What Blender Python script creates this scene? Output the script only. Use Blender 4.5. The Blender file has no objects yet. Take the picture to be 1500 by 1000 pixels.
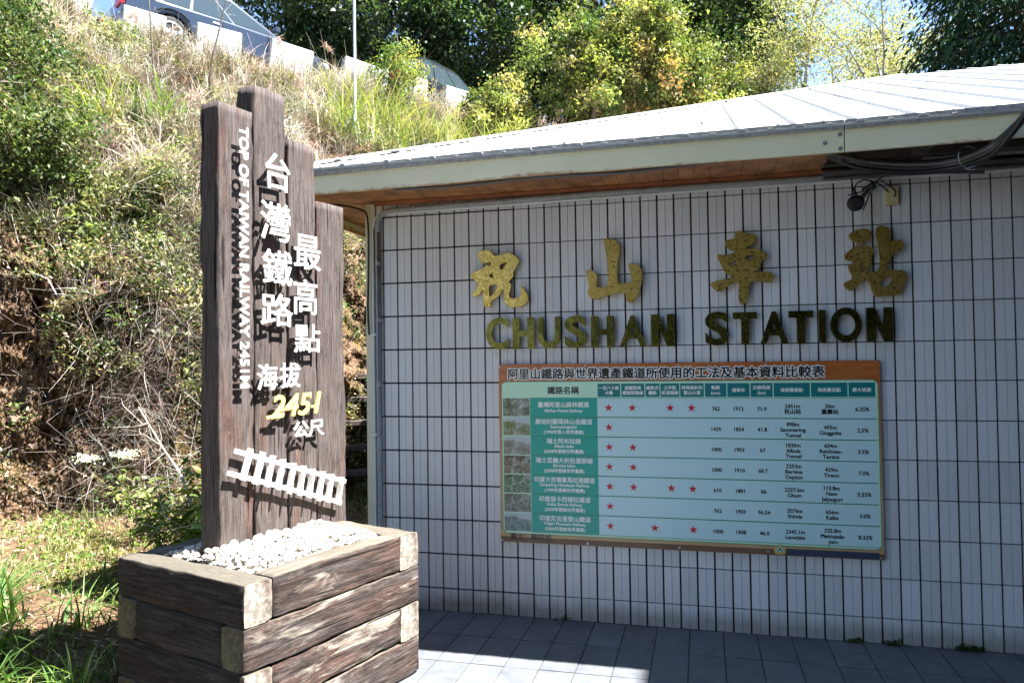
import bpy, bmesh, math, random
import numpy as np
from mathutils import Vector, Matrix, noise

random.seed(7)
RNG = np.random.default_rng(11)
S = bpy.context.scene
COL = S.collection
PI = math.pi

# ------------------------------------------------------------------ camera
cd = bpy.data.cameras.new('camera')
cam = bpy.data.objects.new('camera', cd)
COL.objects.link(cam)
cd.sensor_width = 36.0
cd.lens = 25.92
cd.clip_start = 0.05
cd.clip_end = 2000
yaw, pit, rol = math.radians(14.364), math.radians(1.392), math.radians(-0.772)
f = Vector((-math.sin(yaw) * math.cos(pit), math.cos(yaw) * math.cos(pit), math.sin(pit)))
rt = Vector((math.cos(yaw), math.sin(yaw), 0))
up = rt.cross(f)
rr = math.cos(rol) * rt + math.sin(rol) * up
uu = -math.sin(rol) * rt + math.cos(rol) * up
M = Matrix((rr, uu, -f)).transposed().to_4x4()
M.translation = Vector((2.1667, -4.8196, 1.7136))
cam.matrix_world = M
S.camera = cam

# ------------------------------------------------------------------ world, sun, exposure
SUN_EL, SUN_AZ = math.radians(60.5), math.radians(2.0)      # azimuth counter-clockwise from +X
w = bpy.data.worlds.new('World')
S.world = w
w.use_nodes = True
nt = w.node_tree
sky = nt.nodes.new('ShaderNodeTexSky')
sky.sky_type = 'NISHITA'
sky.sun_disc = False
sky.sun_elevation = SUN_EL
sky.sun_rotation = math.radians(90) - SUN_AZ
sky.altitude = 2400
sky.air_density = 1.0
sky.dust_density = 0.6
bg = nt.nodes['Background']
nt.links.new(sky.outputs[0], bg.inputs[0])
bg.inputs[1].default_value = 0.072
sl = bpy.data.lights.new('sun', 'SUN')
sl.energy = 5.0
sl.angle = math.radians(0.53)
sl.color = (1.0, 0.985, 0.955)
so = bpy.data.objects.new('sun', sl)
COL.objects.link(so)
sd = Vector((math.cos(SUN_EL) * math.cos(SUN_AZ), math.cos(SUN_EL) * math.sin(SUN_AZ), math.sin(SUN_EL)))
so.rotation_euler = sd.to_track_quat('Z', 'Y').to_euler()
so.location = sd * 30
S.view_settings.view_transform = 'Standard'
S.view_settings.look = 'None'
S.view_settings.exposure = 2.62
S.view_settings.gamma = 1.0
S.render.engine = 'CYCLES'
S.cycles.max_bounces = 8
S.cycles.diffuse_bounces = 4
S.cycles.transparent_max_bounces = 8

# ------------------------------------------------------------------ helpers: objects
def tag(o, label=None, cat=None, group=None, kind=None):
    if label: o['label'] = label
    if cat: o['category'] = cat
    if group: o['group'] = group
    if kind: o['kind'] = kind
    return o

def link(name, me, mats=None, parent=None):
    o = bpy.data.objects.new(name, me)
    COL.objects.link(o)
    if mats is not None:
        if not isinstance(mats, (list, tuple)): mats = [mats]
        if len(me.materials) == 0:
            for m in mats: me.materials.append(m)
    if parent is not None: o.parent = parent
    return o

def empty(name, loc=(0, 0, 0), rz=0.0, **k):
    o = bpy.data.objects.new(name, None)
    o.empty_display_size = 0.1
    COL.objects.link(o)
    o.location = loc
    o.rotation_euler = (0, 0, rz)
    return tag(o, **k)

def copy_tree(o, parent=None):
    c = o.copy()
    COL.objects.link(c)
    c.parent = parent
    for ch in list(o.children): copy_tree(ch, c)
    return c

class MB:
    """collects shapes into one mesh"""
    def __init__(s): s.v = []; s.f = []; s.mi = []; s.sm = []
    def add(s, verts, faces, mi=0, smooth=False):
        b = len(s.v)
        s.v += [tuple(p) for p in verts]
        for fc in faces:
            s.f.append([b + i for i in fc]); s.mi.append(mi); s.sm.append(smooth)
        return s
    def box(s, x0, x1, y0, y1, z0, z1, mi=0, mat=None):
        vs = [Vector(p) for p in ((x0,y0,z0),(x1,y0,z0),(x1,y1,z0),(x0,y1,z0),(x0,y0,z1),(x1,y0,z1),(x1,y1,z1),(x0,y1,z1))]
        if mat is not None: vs = [mat @ p for p in vs]
        return s.add(vs, ((0,3,2,1),(4,5,6,7),(0,1,5,4),(1,2,6,5),(2,3,7,6),(3,0,4,7)), mi)
    def beam(s, a, b, wd, ht, mi=0, roll=None):
        a = Vector(a); b = Vector(b); d = (b - a); L = d.length; d.normalize()
        upv = Vector((0, 0, 1)) if abs(d.z) < .95 else Vector((0, 1, 0))
        sd_ = d.cross(upv).normalized(); u_ = sd_.cross(d).normalized()
        vs = [p + sd_ * i * wd / 2 + u_ * j * ht / 2 for p in (a, b) for i, j in ((-1,-1),(1,-1),(1,1),(-1,1))]
        return s.add(vs, ((3,2,1,0),(4,5,6,7),(0,1,5,4),(1,2,6,5),(2,3,7,6),(3,0,4,7)), mi)
    def tube(s, pts, r, n=8, mi=0, cap=True):
        pts = [Vector(p) for p in pts]
        rs = r if isinstance(r, (list, tuple)) else [r] * len(pts)
        prev = None; vs = []
        for i, p in enumerate(pts):
            d = (pts[min(i + 1, len(pts) - 1)] - pts[max(i - 1, 0)])
            if d.length < 1e-9: d = Vector((0, 0, 1))
            d.normalize()
            if prev is None:
                a = d.orthogonal().normalized()
            else:
                a = (prev - d * prev.dot(d))
                a = a.normalized() if a.length > 1e-6 else d.orthogonal().normalized()
            prev = a; b = d.cross(a)
            for k in range(n):
                t = 2 * PI * k / n
                vs.append(p + (a * math.cos(t) + b * math.sin(t)) * rs[i])
        fs = []
        for i in range(len(pts) - 1):
            for k in range(n):
                fs.append((i * n + k, i * n + (k + 1) % n, (i + 1) * n + (k + 1) % n, (i + 1) * n + k))
        s.add(vs, fs, mi, True)
        if cap:
            s.add([vs[k] for k in range(n)], [tuple(range(n))[::-1]], mi)
            s.add([vs[(len(pts) - 1) * n + k] for k in range(n)], [tuple(range(n))], mi)
        return s
    def prism(s, pts, y0, y1, mi=0, mat=None):
        """polygon in xz extruded from y0 to y1"""
        n = len(pts)
        vs = [Vector((x, y0, z)) for x, z in pts] + [Vector((x, y1, z)) for x, z in pts]
        if mat is not None: vs = [mat @ p for p in vs]
        fs = [tuple(range(n)), tuple(range(2 * n - 1, n - 1, -1))] + [(i, i + n, (i + 1) % n + n, (i + 1) % n) for i in range(n)]
        return s.add(vs, fs, mi)
    def mesh(s, name):
        me = bpy.data.meshes.new(name)
        me.from_pydata(s.v, [], s.f)
        me.polygons.foreach_set('material_index', s.mi)
        me.polygons.foreach_set('use_smooth', s.sm)
        me.update()
        return me
    def build(s, name, mats, parent=None, bevel=0, recalc=False):
        me = s.mesh(name)
        o = link(name, me, mats, parent)
        if bevel or recalc:
            bm = bmesh.new(); bm.from_mesh(me)
            bmesh.ops.recalc_face_normals(bm, faces=bm.faces[:])
            if bevel:
                bmesh.ops.bevel(bm, geom=bm.edges[:], offset=bevel, segments=1, affect='EDGES', profile=.5)
            bm.to_mesh(me); bm.free()
        return o

class Soup:
    """thousands of leaf and blade faces in one mesh (numpy)"""
    def __init__(s): s.V = []; s.C = []; s.Q = []; s.T = []; s.n = 0
    def _push(s, V, C, Q=None, T=None):
        if Q is not None: s.Q.append(Q + s.n)
        if T is not None: s.T.append(T + s.n)
        s.V.append(V); s.C.append(C); s.n += len(V)
    def leaves(s, P, size, col, aspect=.45, up_bias=.35, droop=0., rng=RNG, dirs=None, fold=.18):
        N = len(P)
        if N == 0: return
        d = rng.normal(size=(N, 3)) if dirs is None else dirs + rng.normal(size=(N, 3)) * .35
        d[:, 2] += -droop
        d /= np.linalg.norm(d, axis=1, keepdims=True) + 1e-9
        nrm = rng.normal(size=(N, 3)); nrm[:, 2] = np.abs(nrm[:, 2]) + up_bias * 3
        sd_ = np.cross(d, nrm); sd_ /= np.linalg.norm(sd_, axis=1, keepdims=True) + 1e-9
        n2 = np.cross(sd_, d)
        L = (np.asarray(size) * (1 + .35 * rng.normal(size=N)).clip(.4, 1.9))[:, None]
        W = L * aspect
        base = P; tip = P + d * L - n2 * L * .12
        mid = P + d * L * .45
        a = mid + sd_ * W * .5 + n2 * W * fold
        b = mid - sd_ * W * .5 + n2 * W * fold
        V = np.stack([base, a, tip, b], 1).reshape(-1, 3)
        Q = np.arange(4 * N).reshape(-1, 4)
        s._push(V, np.repeat(col, 4, 0), Q=Q)
    def blades(s, P, length, width, col, lean=.5, rng=RNG, dirs=None, tipcol=None, curl=1.0):
        N = len(P)
        if N == 0: return
        if dirs is None:
            a = rng.uniform(0, 2 * PI, N)
            dirs = np.stack([np.cos(a), np.sin(a), np.zeros(N)], 1)
        L = (np.asarray(length) * (1 + .3 * rng.normal(size=N)).clip(.3, 2))[:, None]
        le = (lean * rng.uniform(.3, 1.5, N))[:, None]
        W = (width * rng.uniform(.6, 1.4, N))[:, None]
        side = np.cross(dirs, np.array([0, 0, 1.])) ; side /= np.linalg.norm(side, axis=1, keepdims=True) + 1e-9
        side = side + rng.normal(size=(N, 3)) * .3
        Z = np.array([0, 0, 1.])
        ps = []
        for t in (0, .35, .7, 1.0):
            h = L * (t - le * curl * .42 * t * t)
            o = L * le * (t ** 1.8) * .85
            ps.append(P + Z * h + dirs * o)
        wd = (1., .9, .6)
        V = []
        for k in range(3):
            V += [ps[k] - side * W * wd[k] / 2, ps[k] + side * W * wd[k] / 2]
        V.append(ps[3])
        V = np.stack(V, 1).reshape(-1, 3)
        i = np.arange(N)[:, None] * 7
        Q = np.concatenate([i + np.array([0, 1, 3, 2]), i + np.array([2, 3, 5, 4])], 0)
        T = i + np.array([4, 5, 6])
        C = np.repeat(col, 7, 0)
        if tipcol is not None:
            C = C.reshape(N, 7, 3); C[:, 4:, :] = tipcol[:, None, :]; C = C.reshape(-1, 3)
        s._push(V, C, Q=Q, T=T)
    def twigs(s, A, B, wd, col, rng=RNG, bend=.15):
        """thin three-sided sticks from A to B with a bend"""
        N = len(A)
        if N == 0: return
        d = B - A; L = np.linalg.norm(d, axis=1, keepdims=True) + 1e-9
        u = np.cross(d, rng.normal(size=(N, 3))); u /= np.linalg.norm(u, axis=1, keepdims=True) + 1e-9
        v = np.cross(d / L, u)
        Mid = (A + B) / 2 + rng.normal(size=(N, 3)) * L * bend
        wv = (np.asarray(wd) * np.ones(N))[:, None]
        V = []
        for p, k in ((A, 1.), (Mid, .75), (B, .35)):
            for t in (0, 2 * PI / 3, 4 * PI / 3):
                V.append(p + (u * math.cos(t) + v * math.sin(t)) * wv * k * .5)
        V = np.stack(V, 1).reshape(-1, 3)
        i = np.arange(N)[:, None] * 9
        Q = [i + np.array([a, b, b + 3, a + 3]) for a, b in ((0, 1), (1, 2), (2, 0), (3, 4), (4, 5), (5, 3))]
        s._push(V, np.repeat(col, 9, 0), Q=np.concatenate(Q, 0))
    def build(s, name, mat, parent=None):
        V = np.concatenate(s.V).astype(np.float32); C = np.concatenate(s.C)
        Q = np.concatenate(s.Q) if s.Q else np.zeros((0, 4), int)
        T = np.concatenate(s.T) if s.T else np.zeros((0, 3), int)
        me = bpy.data.meshes.new(name)
        me.vertices.add(len(V)); me.vertices.foreach_set('co', V.ravel())
        nl = Q.size + T.size
        me.loops.add(nl)
        me.loops.foreach_set('vertex_index', np.concatenate([Q.ravel(), T.ravel()]).astype(np.int32))
        me.polygons.add(len(Q) + len(T))
        st = np.concatenate([np.arange(len(Q)) * 4, Q.size + np.arange(len(T)) * 3]).astype(np.int32)
        me.polygons.foreach_set('loop_start', st)
        at = me.color_attributes.new('tint', 'FLOAT_COLOR', 'POINT')
        at.data.foreach_set('color', np.concatenate([C.clip(0, 1), np.ones((len(C), 1))], 1).astype(np.float32).ravel())
        me.update(calc_edges=True)
        return link(name, me, mat, parent)

def pal(N, cols, wts=None, var=.22, rng=RNG):
    cols = np.array(cols, float)
    i = rng.choice(len(cols), N, p=None if wts is None else np.array(wts) / np.sum(wts))
    c = cols[i] * (1 + var * rng.normal(size=(N, 1))).clip(.35, 1.8)
    return c * (1 + .06 * rng.normal(size=(N, 3)))

# ------------------------------------------------------------------ helpers: materials
def mat(name):
    m = bpy.data.materials.new(name); m.use_nodes = True
    n = m.node_tree.nodes; n.clear()
    out = n.new('ShaderNodeOutputMaterial')
    p = n.new('ShaderNodeBsdfPrincipled')
    m.node_tree.links.new(p.outputs[0], out.inputs[0])
    return m, m.node_tree, p

def N(nt, t, **k):
    n = nt.nodes.new(t)
    for a, b in k.items():
        if a.startswith('i_'):
            key = a[2:]
            key = int(key) if key.isdigit() else key.replace('_', ' ')
            n.inputs[key].default_value = b
        else: setattr(n, a, b)
    return n

def ramp(nt, src, stops):
    r = nt.nodes.new('ShaderNodeValToRGB')
    e = r.color_ramp.elements
    while len(e) < len(stops): e.new(.5)
    for i, (p, c) in enumerate(stops):
        e[i].position = p
        e[i].color = (c[0], c[1], c[2], 1) if isinstance(c, (tuple, list)) else (c, c, c, 1)
    nt.links.new(src, r.inputs[0])
    return r.outputs[0]

def mixc(nt, fac, a, b, mode='MIX'):
    m = nt.nodes.new('ShaderNodeMix'); m.data_type = 'RGBA'; m.blend_type = mode
    for sock, val in ((m.inputs[0], fac), (m.inputs[6], a), (m.inputs[7], b)):
        if hasattr(val, 'node'): nt.links.new(val, sock)
        elif isinstance(val, (int, float)): sock.default_value = val
        else: sock.default_value = (val[0], val[1], val[2], 1)
    return m.outputs[2]

def tex(nt, kind='NOISE', scale=5, detail=5, vec=None, rough=.55, dist=0., coord='Object', stretch=None):
    if vec is None:
        tc = nt.nodes.new('ShaderNodeTexCoord'); vec = tc.outputs[coord]
    if stretch is not None:
        mp = nt.nodes.new('ShaderNodeMapping'); mp.inputs['Scale'].default_value = stretch
        nt.links.new(vec, mp.inputs[0]); vec = mp.outputs[0]
    if kind == 'NOISE':
        n = N(nt, 'ShaderNodeTexNoise', i_Scale=scale, i_Detail=detail, i_Roughness=rough, i_Distortion=dist)
        nt.links.new(vec, n.inputs['Vector']); return n.outputs[0]
    if kind == 'VOR':
        n = N(nt, 'ShaderNodeTexVoronoi', i_Scale=scale); nt.links.new(vec, n.inputs['Vector']); return n.outputs[0]
    if kind == 'VORE':
        n = N(nt, 'ShaderNodeTexVoronoi', i_Scale=scale, feature='DISTANCE_TO_EDGE'); nt.links.new(vec, n.inputs['Vector']); return n.outputs[0]

def bump(nt, p, h, strength=.4, dist=.01):
    b = N(nt, 'ShaderNodeBump', i_Strength=strength, i_Distance=dist)
    nt.links.new(h, b.inputs['Height']); nt.links.new(b.outputs[0], p.inputs['Normal'])

def simple(name, col, rough=.6, metal=0., var=.12, scale=9, bmp=.15, spec=.5, dirt=None, dirt_amt=.0, coord='Object'):
    m, nt, p = mat(name)
    a = tex(nt, scale=scale, detail=6, coord=coord)
    c = ramp(nt, a, [(.3, tuple(x * (1 - var) for x in col)), (.7, tuple(min(1, x * (1 + var)) for x in col))])
    if dirt:
        d = tex(nt, scale=scale * .35, detail=8, rough=.7, coord=coord)
        fct = ramp(nt, d, [(.62 - dirt_amt * .3, 0.), (.8 - dirt_amt * .2, 1.)])
        c = mixc(nt, fct, c, dirt)
    nt.links.new(c, p.inputs['Base Color'])
    p.inputs['Roughness'].default_value = rough
    p.inputs['Metallic'].default_value = metal
    p.inputs['Specular IOR Level'].default_value = spec
    if bmp: bump(nt, p, a, bmp, .004)
    return m

def leaf_mat(name, trans=.35, rough=.5, gloss=.35, glow=(1.2, 1.25, .6)):
    m, nt, p = mat(name)
    at = N(nt, 'ShaderNodeAttribute', attribute_name='tint')
    nt.links.new(at.outputs['Color'], p.inputs['Base Color'])
    p.inputs['Roughness'].default_value = rough
    p.inputs['Specular IOR Level'].default_value = gloss
    tr = nt.nodes.new('ShaderNodeBsdfTranslucent')
    hue = mixc(nt, 1.0, at.outputs['Color'], glow, 'MULTIPLY')
    nt.links.new(hue, tr.inputs[0])
    mx = nt.nodes.new('ShaderNodeMixShader'); mx.inputs[0].default_value = trans
    nt.links.new(p.outputs[0], mx.inputs[1]); nt.links.new(tr.outputs[0], mx.inputs[2])
    nt.links.new(mx.outputs[0], nt.nodes['Material Output'].inputs[0])
    return m

def wood_mat(name, long_axis='X', tone=1.0, red=.5, pale=.5, grey=.5, stops=(.28, .44, .57, .74)):
    """weathered railway sleeper: dark creosote brown, silver grey, red brown and pale worn patches along the grain"""
    m, nt, p = mat(name)
    tc = nt.nodes.new('ShaderNodeTexCoord')
    oi = nt.nodes.new('ShaderNodeObjectInfo')
    ad = N(nt, 'ShaderNodeVectorMath', operation='ADD')
    sc = N(nt, 'ShaderNodeVectorMath', operation='SCALE'); sc.inputs['Scale'].default_value = 37.0
    cx = nt.nodes.new('ShaderNodeCombineXYZ')
    for i in range(3): nt.links.new(oi.outputs['Random'], cx.inputs[i])
    nt.links.new(cx.outputs[0], sc.inputs[0])
    nt.links.new(tc.outputs['Object'], ad.inputs[0]); nt.links.new(sc.outputs[0], ad.inputs[1])
    v = ad.outputs[0]
    st = {'X': (1, 14, 14), 'Z': (14, 14, 1)}[long_axis]
    st2 = {'X': (1, 5, 5), 'Z': (5, 5, 1)}[long_axis]
    g1 = tex(nt, scale=4.6, detail=12, vec=v, rough=.72, stretch=st, dist=.3)
    g2 = tex(nt, scale=16, detail=8, vec=v, rough=.78, stretch=st)
    b1 = tex(nt, scale=1.7, detail=6, vec=v, rough=.6, stretch=st2)
    b2 = tex(nt, scale=2.6, detail=7, vec=v, rough=.65, stretch=st2, dist=.6)
    T = tone
    base = ramp(nt, g1, [(stops[0], (.014*T, .011*T, .009*T)), (stops[1], (.07*T, .054*T, .048*T)), (stops[2], (.17*T, .138*T, .127*T)), (stops[3], (.32*T, .275*T, .255*T))])
    rd = ramp(nt, b1, [(.66 - red * .28, 0.), (.76 - red * .2, 1.)])
    c = mixc(nt, rd, base, mixc(nt, 1., base, (1.12, .83, .72), 'MULTIPLY'))
    pl = ramp(nt, b2, [(.74 - pale * .28, 0.), (.8 - pale * .22, 1.)])
    pg = ramp(nt, g2, [(.35, (.12, .095, .08)), (.62, (.46, .40, .33))])
    c = mixc(nt, pl, c, pg)
    spk = tex(nt, scale=60, detail=3, vec=v)
    c = mixc(nt, ramp(nt, spk, [(.60, 0.), (.78, .22)]), c, (.3, .26, .23))
    fine = tex(nt, scale=9, detail=4, vec=v, rough=.8, stretch={'X': (.6, 30, 30), 'Z': (30, 30, .6)}[long_axis])
    c = mixc(nt, ramp(nt, fine, [(.36, .85), (.52, 0.)]), c, mixc(nt, 1., c, (.22, .2, .19), 'MULTIPLY'))
    blot = tex(nt, scale=13, detail=7, vec=v, rough=.8, stretch={'X': (.5, 1, 1), 'Z': (1, 1, .5)}[long_axis])
    c = mixc(nt, ramp(nt, blot, [(.34, .75), (.46, 0.), (.60, 0.)]), c, mixc(nt, 1., c, (.35, .33, .32), 'MULTIPLY'))
    crk = ramp(nt, tex(nt, scale=1.6, detail=4, vec=v, rough=.5, stretch={'X': (.8, 26, 26), 'Z': (26, 26, .8)}[long_axis]), [(.34, 1.), (.38, 0.)])
    c = mixc(nt, crk, c, (.012, .009, .007))
    # upper faces bleach in the weather
    gn = nt.nodes.new('ShaderNodeNewGeometry'); sx = nt.nodes.new('ShaderNodeSeparateXYZ'); nt.links.new(gn.outputs['True Normal'], sx.inputs[0])
    c = mixc(nt, ramp(nt, sx.outputs[2], [(.75, 0.), (.95, .5)]), c, ramp(nt, g2, [(.3, (.09, .08, .06)), (.68, (.26, .235, .18))]))
    nt.links.new(c, p.inputs['Base Color'])
    p.inputs['Roughness'].default_value = .85
    p.inputs['Specular IOR Level'].default_value = .2
    h = mixc(nt, .6, g1, fine)
    h2 = mixc(nt, crk, h, (0, 0, 0))
    bump(nt, p, h2, .75, .012)
    return m

def endgrain_mat(name, pale=(.30, .265, .215), dark=(.085, .052, .038)):
    m, nt, p = mat(name)
    tc = nt.nodes.new('ShaderNodeTexCoord')
    a = tex(nt, scale=4.5, detail=6, vec=tc.outputs['Object'], dist=.8, stretch=(.4, 1, 1))
    r = tex(nt, scale=22, detail=3, vec=tc.outputs['Object'], dist=1.2)
    c = ramp(nt, a, [(.4, dark), (.5, tuple(x * .8 for x in pale)), (.62, pale)])
    c = mixc(nt, ramp(nt, r, [(.42, .55), (.55, 0.)]), c, tuple(x * .45 for x in dark))
    nt.links.new(c, p.inputs['Base Color']); p.inputs['Roughness'].default_value = .9
    bump(nt, p, r, .5, .006)
    return m

# glyph meshes from the built-in font, made first while the scene is still empty
GL = {}
def glyph(s, bold=0.0, ext=0.0, res=3, shear=0.0, spacing=1.0):
    k = (s, bold, ext, res, shear, spacing)
    if k in GL: return GL[k]
    cu = bpy.data.curves.new('text', 'FONT')
    cu.body = s; cu.size = 1.0; cu.offset = bold; cu.resolution_u = res
    cu.extrude = ext; cu.shear = shear; cu.space_character = spacing
    cu.fill_mode = 'BOTH' if ext else 'FRONT'
    o = bpy.data.objects.new('text', cu)
    COL.objects.link(o)
    dg = bpy.context.evaluated_depsgraph_get()
    me = bpy.data.meshes.new_from_object(o.evaluated_get(dg))
    vs = [tuple(v.co) for v in me.vertices]; fs = [tuple(q.vertices) for q in me.polygons]
    bpy.data.objects.remove(o); bpy.data.curves.remove(cu); bpy.data.meshes.remove(me)
    xs = [v[0] for v in vs] or [0, 1]; ys = [v[1] for v in vs] or [0, 1]
    GL[k] = (vs, fs, min(xs), max(xs), min(ys), max(ys))
    return GL[k]

def fat(mb, verts_fn, k, yk=.00012):
    """thicken strokes by a few slightly shifted copies, each a hair behind the last"""
    for i, (dx, dz) in enumerate(((0, 0), (1, 0), (-1, 0), (0, 1), (0, -1), (.7, .7), (-.7, .7), (.7, -.7), (-.7, -.7))[:9 if k else 1]):
        verts_fn(dx * k, dz * k, i * yk)

def fit_glyph(mb, s, x0, x1, z0, z1, y, bold=0.0, depth=0.0, res=3, shear=0.0, mi=0, wobble=0., k=0.):
    """write s into the rectangle x0..x1, z0..z1 on the plane y, facing -Y"""
    vs, fs, a, b, c, d = glyph(s, bold, .5 if depth else 0., res, shear)
    sx = (x1 - x0) / max(b - a, 1e-6); sz = (z1 - z0) / max(d - c, 1e-6)
    sx = (x1 - x0 - 2 * k) / max(b - a, 1e-6); sz = (z1 - z0 - 2 * k) / max(d - c, 1e-6)
    fat(mb, lambda dx, dz, dy: mb.add([(x0 + k + dx + (p[0] - a) * sx, y + dy - (p[2] * depth), z0 + k + dz + (p[1] - c) * sz) for p in vs], fs, mi), k)

def line_text(mb, s, cx, cz, h, y, bold=0.0, anchor='c', maxw=None, mi=0, k=0.):
    """text of cap height h centred at cx, cz"""
    vs, fs, a, b, c, d = glyph(s, bold)
    _, _, _, _, rc, rd = glyph('M', bold)
    kk = h / (rd - rc); kx = kk
    if maxw and (b - a) * kx > maxw: kx = maxw / (b - a)
    x0 = {'c': cx - (a + b) / 2 * kx, 'l': cx - a * kx}[anchor]
    z0 = cz - h / 2
    fat(mb, lambda dx, dz, dy: mb.add([(x0 + p[0] * kx + dx, y + dy, z0 + (p[1] - rc) * kk + dz) for p in vs], fs, mi), k, .00002)

# board data ---------------------------------------------------------------
ROWZ = [1.393 - .1268 * i for i in range(7)]
NAMES = [("臺灣阿里山森林鐵道", "Alishan Forest Railway", None), ("奧地利薩瑪林山岳鐵道", "Semmeringbahn", "(1998年登入世界遺產)"),
         ("瑞士阿布拉線", "Albula bahn", "(2008年登錄世界遺產)"), ("瑞士至義大利伯連那線", "Bernina bahn", "(2008年登錄世界遺產)"),
         ("印度大吉嶺喜馬拉雅鐵道", "Darjeeling Himalayan Railway", "(1999年登錄世界遺產)"), ("印度寇卡西姆拉鐵道", "Kalka Shimla Railway", "(2008年登錄世界遺產)"),
         ("印度尼吉里登山鐵道", "Nilgiri Mountain Railway", "(2005年登錄世界遺產)")]
DATA = [("762", "1912", "71.9", "2451m|祝山站", "30m|嘉義站", "6.25%"), ("1435", "1854", "41.8", "898m|Semmering|Tunnel", "495m|Gloggnitz", "2.5%"),
        ("1000", "1903", "67", "1820m|Albula|Tunnel", "604m|Reichnau-|Tamins", "3.5%"), ("1000", "1910", "60.7", "2253m|Bernina|Ospizio", "429m|Tirano", "7.0%"),
        ("610", "1881", "86", "2257.6m|Ghum", "113.8m|New|Jalpaiguri", "5.55%"), ("762", "1903", "96.54", "2076m|Shimla", "656m|Kalka", "3.0%"),
        ("1000", "1908", "46.0", "2345.1m|Lavedale", "325.8m|Mettupala-|yam", "8.33%")]
DCOLX = [2.25, 2.386, 2.523, 2.70, 2.912, 3.092]
HEADS = [("一百八十度|大彎", 1.511, 1.657), ("迴圈型與|螺旋型路線", 1.664, 1.811), ("齒軌式|鐵路", 1.818, 1.907), ("之字型|折返路線", 1.913, 2.029),
         ("特殊設計的|登山火車", 2.035, 2.179), ("軌距|(mm)", 2.186, 2.315), ("通車年", 2.321, 2.453), ("主線長度|(km)", 2.459, 2.588),
         ("海拔最高點", 2.594, 2.802), ("海拔最低點", 2.808, 3.013), ("最大坡度", 3.019, 3.165)]
STARS = [(1.580, 0), (1.732, 0), (1.970, 0), (2.102, 0), (1.580, 1), (1.580, 2), (1.732, 2), (1.580, 3), (1.732, 3),
         (1.580, 4), (1.732, 4), (1.969, 4), (2.101, 4), (1.580, 5), (1.580, 6), (1.861, 6), (2.099, 6)]
YB = -.0325                                  # face of the board
m_white_print, m_dark_print = MB(), MB()
for (a, b, c), z in zip(NAMES, ROWZ):
    if c is None:
        line_text(m_white_print, a, 1.283, z + .018, .026, YB - .0022, 0, k=.0007, maxw=.36); line_text(m_white_print, b, 1.283, z - .02, .019, YB - .0022, 0, k=.0007, maxw=.36)
    else:
        line_text(m_white_print, a, 1.283, z + .033, .026, YB - .0022, 0, k=.0007, maxw=.40)
        line_text(m_white_print, b, 1.283, z + .001, .019, YB - .0022, 0, k=.0007, maxw=.42)
        line_text(m_white_print, c, 1.283, z - .034, .019, YB - .0022, 0, k=.0007, maxw=.30)
for (t, a, b) in HEADS:
    L = t.split('|')
    for i, q in enumerate(L):
        line_text(m_white_print, q, (a + b) / 2, 1.504 + ((len(L) - 1) / 2 - i) * .032, .018, YB - .0022, 0, k=.0007, maxw=(b - a) * .88)
for row, z in zip(DATA, ROWZ):
    for q, x in zip(row, DCOLX):
        L = q.split('|')
        for i, t in enumerate(L):
            line_text(m_dark_print, t, x, z - .004 + ((len(L) - 1) / 2 - i) * .033, .022, YB - .0022, 0, k=.0011, maxw=.19)
line_text(m_dark_print, "鐵路名稱", 1.283, 1.504, .036, YB - .0022, 0, k=.0012)
line_text(m_dark_print, "圖文：蘇昭旭", .915, .536, .032, YB - .0022, 0, k=.0006, anchor='l')
m_title, m_title_halo = MB(), MB()
line_text(m_title, "阿里山鐵路與世界遺產鐵道所使用的工法及基本資料比較表", 1.90, 1.613, .052, YB - .0044, 0, k=.0016, maxw=2.03)
line_text(m_title_halo, "阿里山鐵路與世界遺產鐵道所使用的工法及基本資料比較表", 1.90, 1.613, .052, YB - .0018, 0, k=.0085, maxw=2.03)
line_text(m_title_halo, "阿里山鐵路與世界遺產鐵道所使用的工法及基本資料比較表", 1.90, 1.613, .052, YB - .0022, 0, k=.0052, maxw=2.03)

m_sign_chars = []                            # (name, MB) in the sign's local frame: x along the face, z up
def sgn(s, x0, x1, z0, z1, bold=.03, shear=0.):
    mb = MB(); fit_glyph(mb, s, x0, x1, z0, z1, -.042, .0, .007, 4, shear, k=bold); m_sign_chars.append((s, mb))
for a in (("台", .262, .442, 2.626, 2.822), ("灣", .232, .444, 2.355, 2.56), ("鐵", .242, .452, 2.121, 2.309), ("路", .228, .455, 1.905, 2.077),
          ("最", .468, .678, 2.227, 2.42), ("高", .460, .648, 1.976, 2.172), ("點", .467, .668, 1.767, 1.925)):
    sgn(*a, bold=.0016)
for a in (("海", .203, .342, 1.572, 1.707), ("拔", .357, .509, 1.578, 1.712), ("公", .457, .572, 1.303, 1.392), ("尺", .572, .696, 1.300, 1.390)):
    sgn(*a, bold=.0016)

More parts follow.
